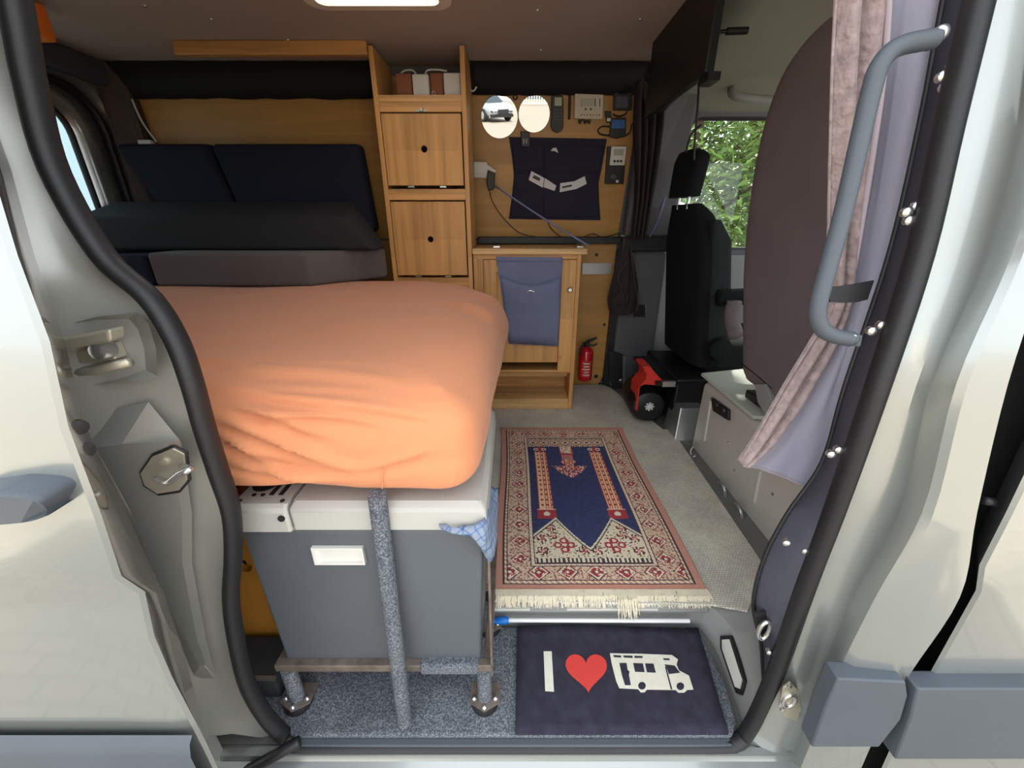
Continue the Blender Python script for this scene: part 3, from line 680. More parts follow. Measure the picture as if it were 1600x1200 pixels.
for x in (-.437, -.420):
    obj('vent_slot', MB().prism([V(x-.004, .583, .4885), V(x+.004, .583, .4885), V(x+.004, .9, .4885), V(x-.004, .9, .4885)], (0, 0, .003)), 'black_matte', vh)
obj('vent_slot', MB().lathe([(.022, 0), (.022, .003)], V(-.465, .615, .4885), (0, 0, 1), 20), 'black_matte', vh)
for x, y in ((-.484, .567), (-.408, .567), (-.468, .583), (-.452, .583)):
    obj('screw_hole', MB().lathe([(.004, 0), (.004, .003)], V(x, y, .4885), (0, 0, 1), 10), 'rubber', vh)
obj('lid_screw', MB().lathe([(.006, 0), (.006, .003)], V(-.405, .5495, .467), (0, -1, 0), 14), 'rubber', vh)
hx0, hx1, hz0, hz1 = aty(488, 855, .556).x, aty(568, 855, .556).x, aty(500, 879, .556).z, aty(500, 853, .556).z
hd = MB(); o_ = [V(hx0, .550, hz0), V(hx1, .550, hz0), V(hx1, .550, hz1), V(hx0, .550, hz1)]
i_ = [V(hx0+.006, .550, hz0+.004), V(hx1-.004, .550, hz0+.004), V(hx1-.004, .550, hz1-.004), V(hx0+.006, .550, hz1-.004)]
b_ = [p+V(.006 if q in (0, 3) else 0, .0055, 0) for q, p in enumerate(i_)]
back = [p+V(0, .02, 0) for p in o_]
hd.loft([back, o_, i_, b_], closed=True).add(b_, [(0, 1, 2, 3)])
obj('carry_grip', hd, 'off_white', ck)
fr = thing('cooler_stand', (-.28, .75, -.08), 'welded steel stand with felt wrapped legs carrying the cooler', 'stand')
obj('front_rail', MB().box(-.515, -.045, .552, .572, .042, .062), 'rusty_steel', fr, bevel=.002)
obj('rail_cover', MB().box(-.20, -.072, .5485, .575, .036, .066), 'speckle_carpet', fr, bevel=.006)
obj('rear_rail', MB().box(-.515, -.045, .93, .95, .042, .062), 'rusty_steel', fr, bevel=.002)
for x in (-.515, -.062): obj('side_rail', MB().box(x, x+.018, .572, .93, .042, .060), 'rusty_steel', fr, bevel=.002)
for x, k in ((-.492, 1), (-.062, -1)):
    for y in (.560, .74):
        obj('leg', MB().tube([V(x, y, .042), V(x, y+.004*0, -.058)], .016, 12), 'speckle_carpet', fr, smooth=60)
        ft = obj('foot_plate', MB().prism([V(x-.034, y-.012, -.062), V(x, y-.03, -.062), V(x+.034, y-.012, -.062), V(x+.034, y+.03, -.062), V(x-.034, y+.03, -.062)], (0, 0, .004)), 'rusty_steel', fr)
        obj('rubber_foot', MB().lathe([(.03, 0), (.032, .006), (.028, .018)], V(x, y, -.080), (0, 0, 1), 16), 'rubber', ft, smooth=40)
        for dx, dy in ((-.024, -.004), (.024, -.004), (0, -.022)):
            obj('bolt', MB().lathe([(.006, 0), (.005, .004), (.001, .006)], V(x+dx, y+dy, -.058), (0, 0, 1), 8), 'bright_steel', ft, smooth=60)
obj('upright', MB().box(-.046, -.042, .556, .576, .02, .40), 'rusty_steel', fr)
tag(obj('support_strut', MB().tube([V(-.229, .545, .522), V(-.232, .536, .3), V(-.236, .530, .1), V(-.239, .522, -.08)], .0155, 14), 'speckle_carpet', smooth=60), 'grey felt wrapped upright strut standing in front of the cooler', 'strut')
# tea towel
tp = [(686, 819), (712, 822), (738, 821), (753, 812), (759, 795), (763, 775), (765, 757)]
bt = [(694, 823), (714, 832), (742, 840), (764, 880), (774, 850), (778, 810), (777, 762)]
yy = [.545, .543, .542, .545, .58, .66, .74]
ra = crom([aty(x, y, q) for (x, y), q in zip(tp, yy)], 5); rb = crom([aty(x, y, q-.006) for (x, y), q in zip(bt, yy)], 5)
rr = []
for k in range(7):
    t = k/6; rr.append([a.lerp(b, t)+V(.005*noise.noise(V(i*.35, t*2.5, 0)), -.008*math.sin(t*math.pi)-.007*noise.noise(V(i*.3, t*3, 4)), .003*noise.noise(V(i*.5, t*2, 8))) for i, (a, b) in enumerate(zip(ra, rb))])
tag(obj('tea_towel', MB().loft(rr), 'towel', smooth=180, solid=.002), 'white and blue checked tea towel tucked under the cooler lid', 'towel')
# crate and step box behind the cooler at the left
cr = thing('wooden_crate', (-.75, .85, -.07), 'orange pine crate squeezed between the jamb and the cooler', 'crate')
obj('side_board', box(-.612, -.594, .70, .98, -.06, .40), 'pine_orange', cr, bevel=.002)
obj('front_board', MB().plate_hole(-.95, -.594, -.06, .40, .682, .70, -.622, .21, .018), 'pine_orange', cr)
obj('base_board', box(-.95, -.594, .675, .98, -.078, -.06), 'pine_orange', cr, bevel=.002)
obj('corner_batten', box(-.63, -.612, .70, .72, -.06, .40), 'pine_orange', cr)
sb = thing('step_box', (-.62, .62, -.08), 'dark felt covered box with a pale edge beside the cooler stand', 'box')
obj('body', box(-.72, -.54, .57, .67, -.08, -.01), 'felt_dark', sb, bevel=.004)
obj('edge_strip', box(-.72, -.538, .566, .574, -.012, -.006), 'alu', sb)

# ================================================================== BED
tag(obj('bed_board', box(-1.8, -.09, .96, 1.9, .495, .515), 'plywood'), 'plywood bed base board under the orange mattress', 'bed base')
struct('trim_8', box(-1.8, -.62, 1.0, 1.9, 0, .495), 'felt_dark', 'boxed wheel arch under the bed')
foot = [V(-1.79, .552, 0), V(-.066, .552, 0), V(-.022, 1.50, 0), V(-.16, 1.74, 0), V(-.36, 1.905, 0), V(-1.79, 1.905, 0)]
def round_poly(poly, rad, n=8):
    out = []; m = len(poly)
    for i in range(m):
        a, b, c = poly[i-1], poly[i], poly[(i+1) % m]; u = (a-b).normalized(); w = (c-b).normalized()
        r = min(rad, (a-b).length*.4, (c-b).length*.4)
        for k in range(n+1):
            t = k/n; p0, p1 = b+u*r, b+w*r; out.append((1-t)**2*p0+2*t*(1-t)*b+t*t*p1)
    return out
def resample(poly, step):
    out = []
    for i in range(len(poly)):
        a, b = poly[i], poly[(i+1) % len(poly)]; k = max(1, int((b-a).length/step))
        out += [a.lerp(b, j/k) for j in range(k)]
    return out
def inset(poly, d):
    out = []; n_ = len(poly)
    for i in range(n_):
        a, b, c = poly[i-1], poly[i], poly[(i+1) % n_]; e1 = (b-a).normalized(); e2 = (c-b).normalized()
        n1, n2 = V(-e1.y, e1.x, 0), V(-e2.y, e2.x, 0); out.append(b+(n1+n2)*(d/(1+n1.dot(n2))))
    return out
q0 = round_poly(foot, .07); cnt = [max(1, int((q0[(i+1) % len(q0)]-q0[i]).length/.012)) for i in range(len(q0))]
def outline(off):
    q = round_poly(inset(foot, -off), max(.014, .07+off)); out_ = []
    for i in range(len(q)): out_ += [q[i].lerp(q[(i+1) % len(q)], j/cnt[i]) for j in range(cnt[i])]
    return out_
rp = outline(0); m = len(rp)
nor = []
for i in range(m):
    t = rp[(i+1) % m]-rp[i-1]; nor.append(V(t.y, -t.x, 0).normalized())
cen = V(-.95, 1.25, 0)
prof = [(-.12, .520), (-.05, .519), (-.02, .521), (-.006, .527), (.004, .541), (.008, .562), (.009, .585), (.007, .61), (.001, .634), (-.008, .654), (-.022, .672), (-.042, .686), (-.068, .696), (-.10, .702), (-.14, .705)]
folds = [((318, 600), (440, 622), (560, 634), (690, 655), 5.5), ((325, 628), (420, 645), (520, 648), (610, 664), 5), ((335, 650), (430, 688), (500, 715), (562, 733), 6.5), ((350, 685), (420, 708), (500, 728), (555, 736), 5),
         ((352, 718), (410, 735), (470, 746), (560, 752), 6), ((556, 735), (596, 724), (640, 712), (665, 701), 4), ((440, 470), (560, 498), (640, 525), (720, 560), -3), ((430, 490), (540, 515), (620, 545), (690, 575), -2.2),
         ((300, 555), (400, 575), (520, 582), (640, 598), 3), ((660, 455), (720, 470), (770, 492), (792, 525), 5), ((330, 668), (380, 700), (440, 735), (500, 755), 5), ((330, 612), (400, 640), (470, 668), (540, 690), 4)]
import numpy as np
FL = [(np.array([(p.x, p.y) for p in crom([V(x, y, 0) for x, y in f[:4]], 6)]), f[4]) for f in folds]
def fold_h(P):
    """crease height at the points P (n,3): ridges with a valley below each"""
    w = P[:, 1]*cp+(CH-P[:, 2])*sp; px = 800+F*P[:, 0]/w; py = 600+F*((CH-P[:, 2])*cp-P[:, 1]*sp)/w
    h = np.zeros(len(P))
    for pts, amp in FL:
        best = np.full(len(P), 1e9); sg = np.zeros(len(P)); al = np.zeros(len(P)); L = len(pts)
        for i in range(L-1):
            a, b = pts[i], pts[i+1]; ab = b-a; dx, dy = px-a[0], py-a[1]
            t = np.clip((dx*ab[0]+dy*ab[1])/(ab@ab), 0, 1); ex, ey = dx-ab[0]*t, dy-ab[1]*t; d = np.hypot(ex, ey)
            k = d < best; best[k] = d[k]; sg[k] = np.sign(ab[0]*ey-ab[1]*ex)[k]; al[k] = ((i+t)/(L-1))[k]
        e = np.sin(np.pi*np.clip(al, 0, 1))*1.25; s_ = best*sg
        k_ = 1.0 if amp > 0 else 2.3
        h += abs(amp)*(.0017 if amp > 0 else .0011)*e*(np.exp(-(s_/(7.0*k_))**2)-.75*np.exp(-((s_-12*k_)/(8.0*k_))**2))
    return h*np.clip((1.35-P[:, 1])/.15, 0, 1)
prs = crom([V(a, b, 0) for a, b in prof], 4)
rings = []; dirs = []
for pr_ in prs:
    off, z = pr_.x, pr_.y; row = []; dr_ = []; ol = outline(off)
    for i in range(m):
        p = ol[i].copy(); p.z = z; fr_ = max(0, -nor[i].y)
        w = .007*noise.noise(V(p.x*2.6+z*6, z*16, p.y*4))+.003*noise.noise(V(p.x*6+z*9, z*34, p.y*9))
        lf_ = max(0, min(1, (-.15-p.x)/.35))
        k = max(0, min(1, (off+.06)/.06)) if z > .6 else 1; d_ = (nor[i]*k+V(0, 0, 1)*(1-k)).normalized()
        p = p+d_*(w*(1+1.4*lf_*fr_)*(1 if off > -.05 else .45))
        if z < .58: p.z += (-.008*math.sin(p.x*4+1)*max(0, fr_)+.004*noise.noise(V(p.x*9, 0, 2)))*(.58-z)/.06
        row.append(p); dr_.append(d_)
    rings.append(row); dirs.append(dr_)
base_r = outline(-.14)
for kq in range(1, 64):
    q = 1-kq/64; row = []
    for p in base_r:
        s_ = cen.lerp(p, q); s_.z = .706+.004*noise.noise(V(s_.x*3, s_.y*3, 2))+.0035*noise.noise(V(s_.x*2.5+s_.y*5, s_.y*9-s_.x*4, 7))
        row.append(s_)
    rings.append(row); dirs.append([V(0, 0, 1)]*m)
PA = np.array([tuple(p) for r_ in rings for p in r_]); DA = np.array([tuple(p) for r_ in dirs for p in r_])
PA = PA+DA*fold_h(PA)[:, None]
rings = [[Vector(PA[a*m+b]) for b in range(m)] for a in range(len(rings))]
mb = MB().loft(rings, closed=True); k0 = len(rings)-1
mb.f.append(tuple(k0*m+j for j in range(m))); mb.f.append(tuple(range(m))[::-1])
mt = thing('mattress', (-.95, 1.25, .5), 'thick mattress in a crumpled orange fitted sheet above the cooler', 'mattress')
obj('fitted_sheet', mb, 'sheet_orange', mt, smooth=180)
sm = crom([aty(x, y, .5435) for x, y in ((596, 730), (598, 745), (597, 764))], 5)
obj('seam', MB().tube(sm, .0009, 6), 'sheet_orange', mt, smooth=180)
# cushions
def vprism(name, poly, z0, z1, mat, label, bevel=.03):
    return tag(obj(name, MB().prism([V(x, y, z0) for x, y in poly], (0, 0, z1-z0)), mat, bevel=bevel, seg=4, smooth=60), label, 'cushion')
vprism('seat_cushion', [(-1.42, 1.60), (-.80, 1.60), (-.585, 1.87), (-.585, 1.92), (-1.42, 1.92)], .709, .836, 'cushion_grey', 'flat charcoal cushion with an angled end lying on the orange mattress', .016)
vprism('seat_cushion', [(-1.79, 1.62), (-1.43, 1.60), (-1.43, 1.92), (-1.79, 1.92)], .709, .826, 'cushion_navy', 'flat dark navy cushion at the left end of the orange mattress', .016)
wd = MB().hexa([V(-1.81, 1.72, .837), V(-.57, 1.72, .837), V(-.57, 1.90, .837), V(-1.81, 2.02, .837), V(-1.81, 1.75, .965), V(-.685, 1.75, .965), V(-.72, 1.98, 1.035), V(-1.81, 1.98, 1.035)])
tag(obj('wedge_cushion', wd, 'cushion_dark', bevel=.02, seg=4, smooth=60), 'dark charcoal wedge cushion standing on the flat cushion', 'cushion')
def backc(x0, x1, xb0, xb1, label):
    mb = MB(); y0, y1 = 2.03, 2.165
    mb.hexa([V(xb0, y0, .90), V(xb1, y0, .90), V(xb1, y0+.10, .90), V(xb0, y0+.10, .90), V(x0, y1-.09, 1.275), V(x1, y1-.09, 1.275), V(x1, y1, 1.285), V(x0, y1, 1.285)])
    tag(obj('back_cushion', mb, 'cushion_navy', bevel=.025, seg=4, smooth=60), label, 'cushion', 'navy back cushions')
backc(-1.82, -1.40, -1.62, -1.28, 'short navy back cushion leaning by the rear window')
backc(-1.385, -.70, -1.27, -.66, 'long navy back cushion leaning beside the tall cabinet')

# ================================================================== TALL CABINET
YC = 1.93
tc = thing('drawer_cabinet', (-.376, 2.06, 0), 'tall narrow pine cabinet with two flap doors reaching the ceiling', 'cabinet')
obj('side_panel', box(-.566, -.546, YC, 2.17, 0, 1.585), 'pine_v', tc, bevel=.002)
obj('side_panel', box(-.207, -.187, YC, 2.17, 0, 1.585), 'pine_v', tc, bevel=.002)
obj('back_panel', box(-.546, -.207, 2.155, 2.168, 0, 1.42), 'pine_v', tc)
obj('shelf', box(-.546, -.207, YC+.012, 2.155, 1.402, 1.42), 'pine_h', tc)
for z0, z1 in ((1.366, 1.402), (1.036, 1.080), (.655, .700), (0, .06)): obj('rail', box(-.546, -.207, YC+.002, YC+.022, z0, z1), 'pine_h', tc, bevel=.0015)
obj('shelf_lip', box(-.546, -.207, YC+.004, YC+.014, 1.4025, 1.425), 'pine_h', tc)
for z0, z1, hx, hz in ((1.094, 1.359, aty(663, 233, YC).x, aty(663, 233, YC).z), (.712, 1.029, aty(673, 374, YC).x, aty(673, 374, YC).z), (.34, .648, -.376, .5)):
    dr = obj('flap_door', MB().plate_hole(-.541, -.212, z0, z1, YC-.004, YC+.014, hx, hz, .0135), 'pine_v', tc)
    obj('interior_shade', box(-.54, -.213, YC+.05, YC+.056, z0, z1), 'black_matte', dr)  # black sheet standing in for the shade inside the cabinet behind the hole
    for dx in (-.07, .07):
        obj('hinge', MB().box(hx+dx-.014, hx+dx+.014, YC-.002, YC+.014, z0-.0095, z0-.003), 'bright_steel', dr, bevel=.001)
obj('catch', MB().box(-.40, -.35, YC-.004, YC+.004, 1.366, 1.373).lathe([(.009, 0), (.006, .01)], V(-.372, YC-.002, 1.372), (0, -1, 0), 12), 'steel', tc)
tag(obj('ceiling_batten', box(aty(274, 80, 1.93).x, -.568, 1.92, 1.95, 1.553, 1.599), 'pine_h', bevel=.003), 'pine batten fixed under the ceiling left of the tall cabinet', 'batten')
# things on the shelf
def shelfbox(name, pxs, Y, dy, mat, label, cat, group=None, parts=None):
    p = [aty(x, y, Y) for x, y in pxs]; x0, x1, z1 = p[0].x, p[1].x, p[0].z
    t = thing(name, V((x0+x1)/2, Y, 1.42), label, cat, group)
    obj('body', box(x0, x1, Y, Y+dy, 1.4215, z1), mat, t, bevel=.006, seg=3); return t, x0, x1, z1
shelfbox('terracotta_box', [(617, 114), (642, 114)], 2.0, .08, 'terracotta', 'brown box on the cabinet shelf, leftmost beside the side panel', 'box')
t, x0, x1, z1 = shelfbox('power_adapter', [(643, 115), (669, 115)], 1.985, .06, 'off_white', 'white power adapter between the two brown boxes on the shelf', 'adapter')
obj('cable', MB().tube(crom([V(x0+.015, 2.02, z1), V(x0-.0, 2.02, z1+.02), V(x0-.04, 2.03, z1+.022), V(x0-.07, 2.04, z1+.002)], 6), .0035, 8), 'off_white', t, smooth=180)
obj('cable', MB().tube(crom([V(x1-.02, 2.02, z1), V(x1-.01, 2.02, z1+.02), V(x1+.03, 2.03, z1+.026), V(x1+.07, 2.04, z1+.024)], 6), .0035, 8), 'off_white', t, smooth=180)
t, x0, x1, z1 = shelfbox('terracotta_box', [(671, 113), (691, 113)], 2.0, .08, 'terracotta', 'brown box with a small white ring on the cabinet shelf', 'box')
obj('ring', MB().tube([V(x0+.012+.006*math.cos(a), 1.998, 1.445+.009*math.sin(a)) for a in [k*math.pi/6 for k in range(12)]], .0018, 6, closed=True), 'off_white', t)
shelfbox('charger_block', [(692, 113), (719, 113)], 1.99, .06, 'off_white', 'wide white charger block at the right end of the cabinet shelf', 'adapter')

# ================================================================== LOW CABINET
lc = thing('low_cabinet', (.07, 2.08, 0), 'low pine cabinet with a panelled door and an open base', 'cabinet')
X0, X1 = -.182, .325
obj('side_panel', box(X0, X0+.02, YC, 2.27, 0, .805), 'pine_v', lc, bevel=.002)
obj('side_panel', box(X1-.02, X1, YC, 2.27, 0, .805), 'pine_v', lc, bevel=.002)
obj('worktop', box(X0-.003, .349, YC-.012, 2.275, .806, .832), 'pine_pale', lc, bevel=.003)
obj('base_board', box(X0+.02, X1-.02, YC+.004, 2.26, .0, .062), 'pine_pale', lc, bevel=.002)
obj('niche_back', box(X0+.02, X1-.02, 2.12, 2.135, .062, .30), 'pine_h', lc)
obj('niche_rail', box(X0+.02, X1-.02, YC+.10, YC+.12, .155, .20), 'pine_pale', lc)
obj('top_rail', box(X0+.02, X1-.02, YC+.004, YC+.02, .785, .806), 'pine_h', lc)
obj('face_stile', box(X0+.02, X0+.045, YC+.004, YC+.02, .222, .785), 'pine_v', lc)
obj('cabinet_floor', box(X0+.02, X1-.02, YC+.02, 2.26, .205, .22), 'pine_h', lc)
dx0, dx1, dz0, dz1 = X0+.047, X1-.022, .222, .783
do = obj('door', box(dx0+.05, dx1-.05, YC+.002, YC+.012, dz0+.05, dz1-.05), 'pine_v', lc)
obj('stile', box(dx0, dx0+.062, YC-.014, YC+.010, dz0, dz1), 'pine_v', do, bevel=.003)
obj('stile', box(dx1-.068, dx1, YC-.014, YC+.010, dz0, dz1), 'pine_v', do, bevel=.003)
obj('rail', box(dx0+.062, dx1-.068, YC-.013, YC+.010, dz1-.055, dz1), 'pine_h', do, bevel=.003)
obj('rail', box(dx0+.062, dx1-.068, YC-.013, YC+.010, dz0, dz0+.012), 'pine_h', do, bevel=.003)
kp = aty(890, 452, YC-.016)
obj('knob', MB().lathe([(.006, 0), (.006, .008), (.012, .012), (.013, .018), (.008, .024)], kp, (0, -1, 0), 16), 'bright_steel', do, smooth=50)
for px in (776, 906):
    p = aty(px, 382, 1.97); obj('top_catch', MB().box(p.x-.016, p.x+.016, 1.96, 1.985, .832, .842), 'bright_steel', lc, bevel=.002)
# black ledge along the wall
lg = tag(obj('black_ledge', box(-.182, .60, 2.235, 2.289, .836, .872), 'black_plastic', bevel=.004), 'black ledge running along the wall above the low cabinet', 'ledge')
tag(obj('belt_line_rail', box(.58, .86, 2.19, 2.25, .80, .875), 'rubber', bevel=.008), 'black belt line rail on the far pillar behind the black seat', 'rail')
# fabric organiser on the door
def plane_poly(pts, f, n_, d0, d1, mat, name, parent, **kw):
    q = [f(*p) for p in pts]; n_ = Vector(n_); return obj(name, MB().prism([p+n_*d0 for p in q], n_*(d1-d0)), mat, parent, **kw)
fd = lambda x, y: aty(x, y, YC-.014)
NC = (0, -1, 0)
od = thing('door_organiser', aty(835, 540, YC), 'slate blue fabric pocket hung on the low cabinet door', 'organiser')
plane_poly([(775, 401), (879, 402), (876, 450), (872, 541), (796, 537), (790, 500), (781, 440)], fd, NC, .001, .004, 'organiser_blue', 'backing', od)
# pocket with a slack mouth
rr = []; NP = 16
for j in range(9):
    t = j/8; row = []
    for i in range(NP+1):
        s = i/NP; l = (782+13*t, 430+106*t); r_ = (876-4*t, 432+108*t); sag = 14*math.sin(s*math.pi)*(1-t)**2
        p = fd(l[0]+(r_[0]-l[0])*s, l[1]+(r_[1]-l[1])*s+sag)
        p.y -= .005+.022*math.sin(s*math.pi)*(1-t*.7)*(1 if t < 1 else 0)+.004*noise.noise(V(s*5, t*5, 1)); row.append(p)
    rr.append(row)
obj('pocket', MB().loft(rr), 'organiser_blue', od, smooth=180, solid=.002)
obj('hem', MB().tube([p+V(0, -.001, 0) for p in rr[0]], .0025, 6), 'organiser_blue', od, smooth=180)
obj('hem', MB().tube([fd(777, 407)+V(0, -.006, 0), fd(878, 408)+V(0, -.006, 0)], .003, 6), 'organiser_blue', od)
hk = crom([fd(820, 458)+V(0, -.036, 0), fd(827, 452)+V(0, -.04, 0), fd(834, 454)+V(0, -.038, 0)], 4)
obj('clip', MB().tube(hk, .003, 6), 'bright_steel', od)
# ================================================================== WALL DEVICES
UN = tuple(UWN)
wo = thing('wall_organiser', uw(868, 343), 'navy fabric wall pocket holding paper slips below the mirrors', 'organiser')
plane_poly([(795, 214), (948, 217), (940, 262), (935, 285), (936, 315), (938, 344), (795, 342), (800, 305), (803, 275), (800, 245)], uw, UN, .002, .006, 'organiser_navy', 'backing', wo)
for q in ([(801, 228), (849, 226), (849, 266), (804, 266)], [(851, 226), (940, 230), (936, 268), (851, 267)], [(804, 270), (849, 270), (849, 338), (799, 338)], [(851, 271), (935, 270), (935, 339), (851, 339)]):
    plane_poly(q, uw, UN, .006, .011, 'organiser_navy', 'pocket', wo, bevel=.003)
def slip(pts, mat, name, label, cat, ink=None):
    t = thing(name, uw(*pts[0]), label, cat)
    plane_poly(pts, uw, UN, .0112, .0125, mat, 'card', t)
    if ink: plane_poly(ink, uw, UN, .0125, .0128, 'black_plastic', 'print', t)
slip([(830, 267), (850, 278), (848, 293), (826, 281)], 'paper_white', 'paper_slip', 'left paper slip with dark print in the navy wall pocket', 'paper', [(834, 273), (844, 278), (843, 283), (832, 278)])
slip([(851, 278), (869, 290), (866, 298), (849, 292)], 'paper_white', 'paper_slip', 'small blank paper slip in the middle of the navy pocket', 'paper')
slip([(875, 286), (897, 283), (913, 275), (916, 287), (900, 295), (874, 300)], 'paper_white', 'paper_slip', 'long curved paper slip at the right of the navy pocket', 'paper', [(878, 291), (893, 288), (893, 291), (878, 294)])
tag(obj('pale_tag', MB().prism([uw(*p)+UWN*.011 for p in ((860, 236), (864, 231), (869, 231), (872, 239), (866, 236))], UWN*.004), 'paper_white'), 'small pale tag pinned at the top of the navy wall pocket', 'tag')
def disc(cx, cy, rx, label):
    c = uw(cx, cy); e = uw(cx+rx, cy); r_ = (e-c).length
    t = thing('round_mirror', c, label, 'mirror', 'round wall mirrors')
    obj('glass', MB().lathe([(r_, .0), (r_, .003), (r_-.001, .004)], c+UWN*.003, UN, 64), 'mirror', t)
    obj('backing', MB().lathe([(r_-.003, 0), (r_-.003, .0028)], c, UN, 48), 'black_plastic', t)
disc(780.5, 183, 28.5, 'larger round frameless mirror at the left of the plywood wall')
disc(834.5, 178.5, 24.5, 'smaller round frameless mirror beside the black remote')
def dev(name, pts, d, mat, label, cat, parts=(), bevel=.003):
    c = sum((uw(*p) for p in pts), Vector())/len(pts)
    t = thing(name, c, label, cat); plane_poly(pts, uw, UN, .0, d, mat, 'body', t, bevel=bevel)
    for nm, q, dd, m_ in parts: plane_poly(q, uw, UN, d-.001, d+dd, m_, nm, t)
    return t
def rc(x0, x1, y0, y1): return [(x0, y0), (x1, y0), (x1, y1), (x0, y1)]
pr = [('screen', rc(866, 877, 153, 166), .001, 'device_screen')]
for i in range(4):
    for j in range(3): pr.append(('button', rc(865+j*5, 868+j*5, 171+i*5, 173.5+i*5), .0015, 'dark_grey_plastic'))
dev('remote_control', [(861, 149), (879, 149), (880, 165), (880, 198), (877, 205), (870, 208), (863, 205), (860, 198), (861, 165)], .018, 'black_plastic', 'black remote control with a pale display hung right of the mirrors', 'remote', pr)
pr = [('display', rc(909, 925, 155, 167), .001, 'device_screen'), ('bezel', rc(906, 908, 155, 168), .0008, 'grey_plastic'), ('slot', rc(927, 929, 155, 167), .0008, 'dark_grey_plastic'), ('slot', rc(934.5, 936, 155, 168), .0008, 'dark_grey_plastic'), ('button', rc(912, 915, 170, 173), .002, 'black_plastic'), ('button', rc(920, 923, 170, 173), .002, 'black_plastic')]
pr += [('terminal', rc(906+i*4.6, 908+i*4.6, 179.5, 181.5), .0008, 'dark_grey_plastic') for i in range(7)]
dev('charge_controller', [(897, 147.5), (941, 149), (940, 186), (938, 187.5), (896, 186)], .03, 'device_beige', 'beige solar charge controller with small buttons on the plywood wall', 'controller', pr)
tag(obj('wire_terminals', MB().tube(crom([uw(x, y)+UWN*.012 for x, y in ((904, 187), (905, 193), (908, 188), (912, 188), (913, 193), (916, 189), (920, 193), (921, 187))], 4), .004, 6), 'cable_black', smooth=180), 'short dark wires sticking out below the beige controller', 'wires')
tag(obj('antenna_stick', MB().tube([uw(890, 148)+UWN*.008, uw(889, 187)+UWN*.008], .006, 8), 'black_plastic', smooth=60), 'thin black stick hanging between the remote and the controller', 'stick')
dev('black_display', [(958, 140), (986, 140), (985, 173), (957, 173)], .025, 'black_plastic', 'black display unit in the top right corner of the plywood wall', 'display', [('screen', rc(961, 979, 152, 169), .0008, 'dark_grey_plastic')])
dev('blue_device', [(953, 185), (977, 184), (976, 214), (962, 217), (951, 214)], .024, 'black_plastic', 'blue and black charging device on the plywood wall above the thermostat', 'charger', [('label_plate', [(955, 188), (975, 188), (974, 201), (954, 201)], .001, 'blue_plastic')])
dev('usb_plug', [(944, 174), (954, 174), (954, 191), (947, 192)], .02, 'black_plastic', 'small black plug with a white tip left of the blue device', 'plug', [('tip', rc(947, 953, 185, 190), .001, 'off_white')])
for pts, lab in (([(980, 172), (976, 179), (965, 182), (957, 178)], 'thin black cable looping under the black display'), ([(951, 198), (940, 198), (934, 204), (938, 210), (952, 212)], 'black cable loop at the left of the blue device'), ([(977, 212), (984, 206), (986, 196), (990, 192)], 'black cable leaving the blue device to the right')):
    tag(obj('cable', MB().tube(crom([uw(*p)+UWN*.008 for p in pts], 6), .0035, 6), 'cable_black', smooth=180), lab, 'cable', 'device cables')
pr = [('face', [(954, 229), (977, 229), (974, 258), (951, 258)], .004, 'off_white')]
dev('thermostat', [(948, 229), (978, 228), (973, 287), (944, 287)], .02, 'black_plastic', 'white thermostat with display on a black plate right of the navy pocket', 'thermostat', pr + [('display', [(957.5, 233), (973, 233), (972, 243), (957, 243)], .005, 'device_screen')]+[('button', [(957+i*5, 250), (960.5+i*5, 250), (960+i*5, 253.5), (956.5+i*5, 253.5)], .0055, 'black_plastic') for i in range(3)]+[('dial', [(957+5*math.cos(a), 276+4*math.sin(a)) for a in [k*.628 for k in range(10)]], .004, 'dark_grey_plastic'), ('lamp', rc(961, 965, 281, 285), .001, 'off_white')])
dev('small_remote', [(813, 205), (827, 206), (828, 230), (814, 229)], .018, 'black_plastic', 'small black remote clipped over the top edge of the navy wall pocket', 'remote', [('button', rc(817.5, 819.5, 217, 224), .001, 'grey_plastic'), ('button', rc(821.5, 823.5, 217, 224), .001, 'grey_plastic')])
tag(obj('hanging_ring', MB().tube([uw(805+3*math.cos(a), 152+4*math.sin(a))+UWN*.006 for a in [k*math.pi/6 for k in range(12)]], .003, 6, closed=True), 'cable_black', smooth=180), 'small dark ring hanging between the two mirrors', 'ring')
tag(obj('curtain_hook', MB().tube(crom([uw(x, y)+UWN*.05 for x, y in ((736, 134), (737, 143), (742, 144), (746, 138))], 4), .0035, 6), 'off_white', smooth=180), 'small white hook at the side of the tall cabinet', 'hook')
sk = thing('wall_socket', uw(752, 270), 'white wall socket with a black charger plug beside the tall cabinet', 'socket')
plane_poly([(741, 252), (762, 253), (764, 262), (762, 278), (741, 277)], uw, UN, 0, .05, 'off_white', 'body', sk, bevel=.005)
plane_poly([(761, 256), (776, 266), (773, 271), (762, 263)], uw, UN, .02, .05, 'off_white', 'hinged_cover', sk)
plane_poly([(763, 266), (774, 269), (773, 294), (764, 297), (761, 285)], uw, UN, .03, .07, 'black_plastic', 'charger_plug', sk, bevel=.004)
tag(obj('charger_cable', MB().tube(crom([uw(x, y)+UWN*d for x, y, d in ((765, 295, .05), (770, 315, .02), (785, 338, .012), (810, 362, .012), (838, 369, .02), (880, 371, .03))], 8), .0022, 6), 'cable_black', smooth=180), 'thin black charger cable curving down the plywood wall', 'cable', 'device cables')
tag(obj('ledge_cable', MB().tube(crom([uw(x, y)+UWN*d for x, y, d in ((855, 344, .012), (862, 358, .014), (880, 370, .03), (905, 370, .04), (925, 364, .02), (940, 369, .03), (968, 363, .012))], 8), .0022, 6), 'cable_black', smooth=180), 'black cable waving along the black ledge below the navy pocket', 'cable', 'device cables')
a, b = uw(775, 290)+UWN*.05, aty(918, 383, 1.96)
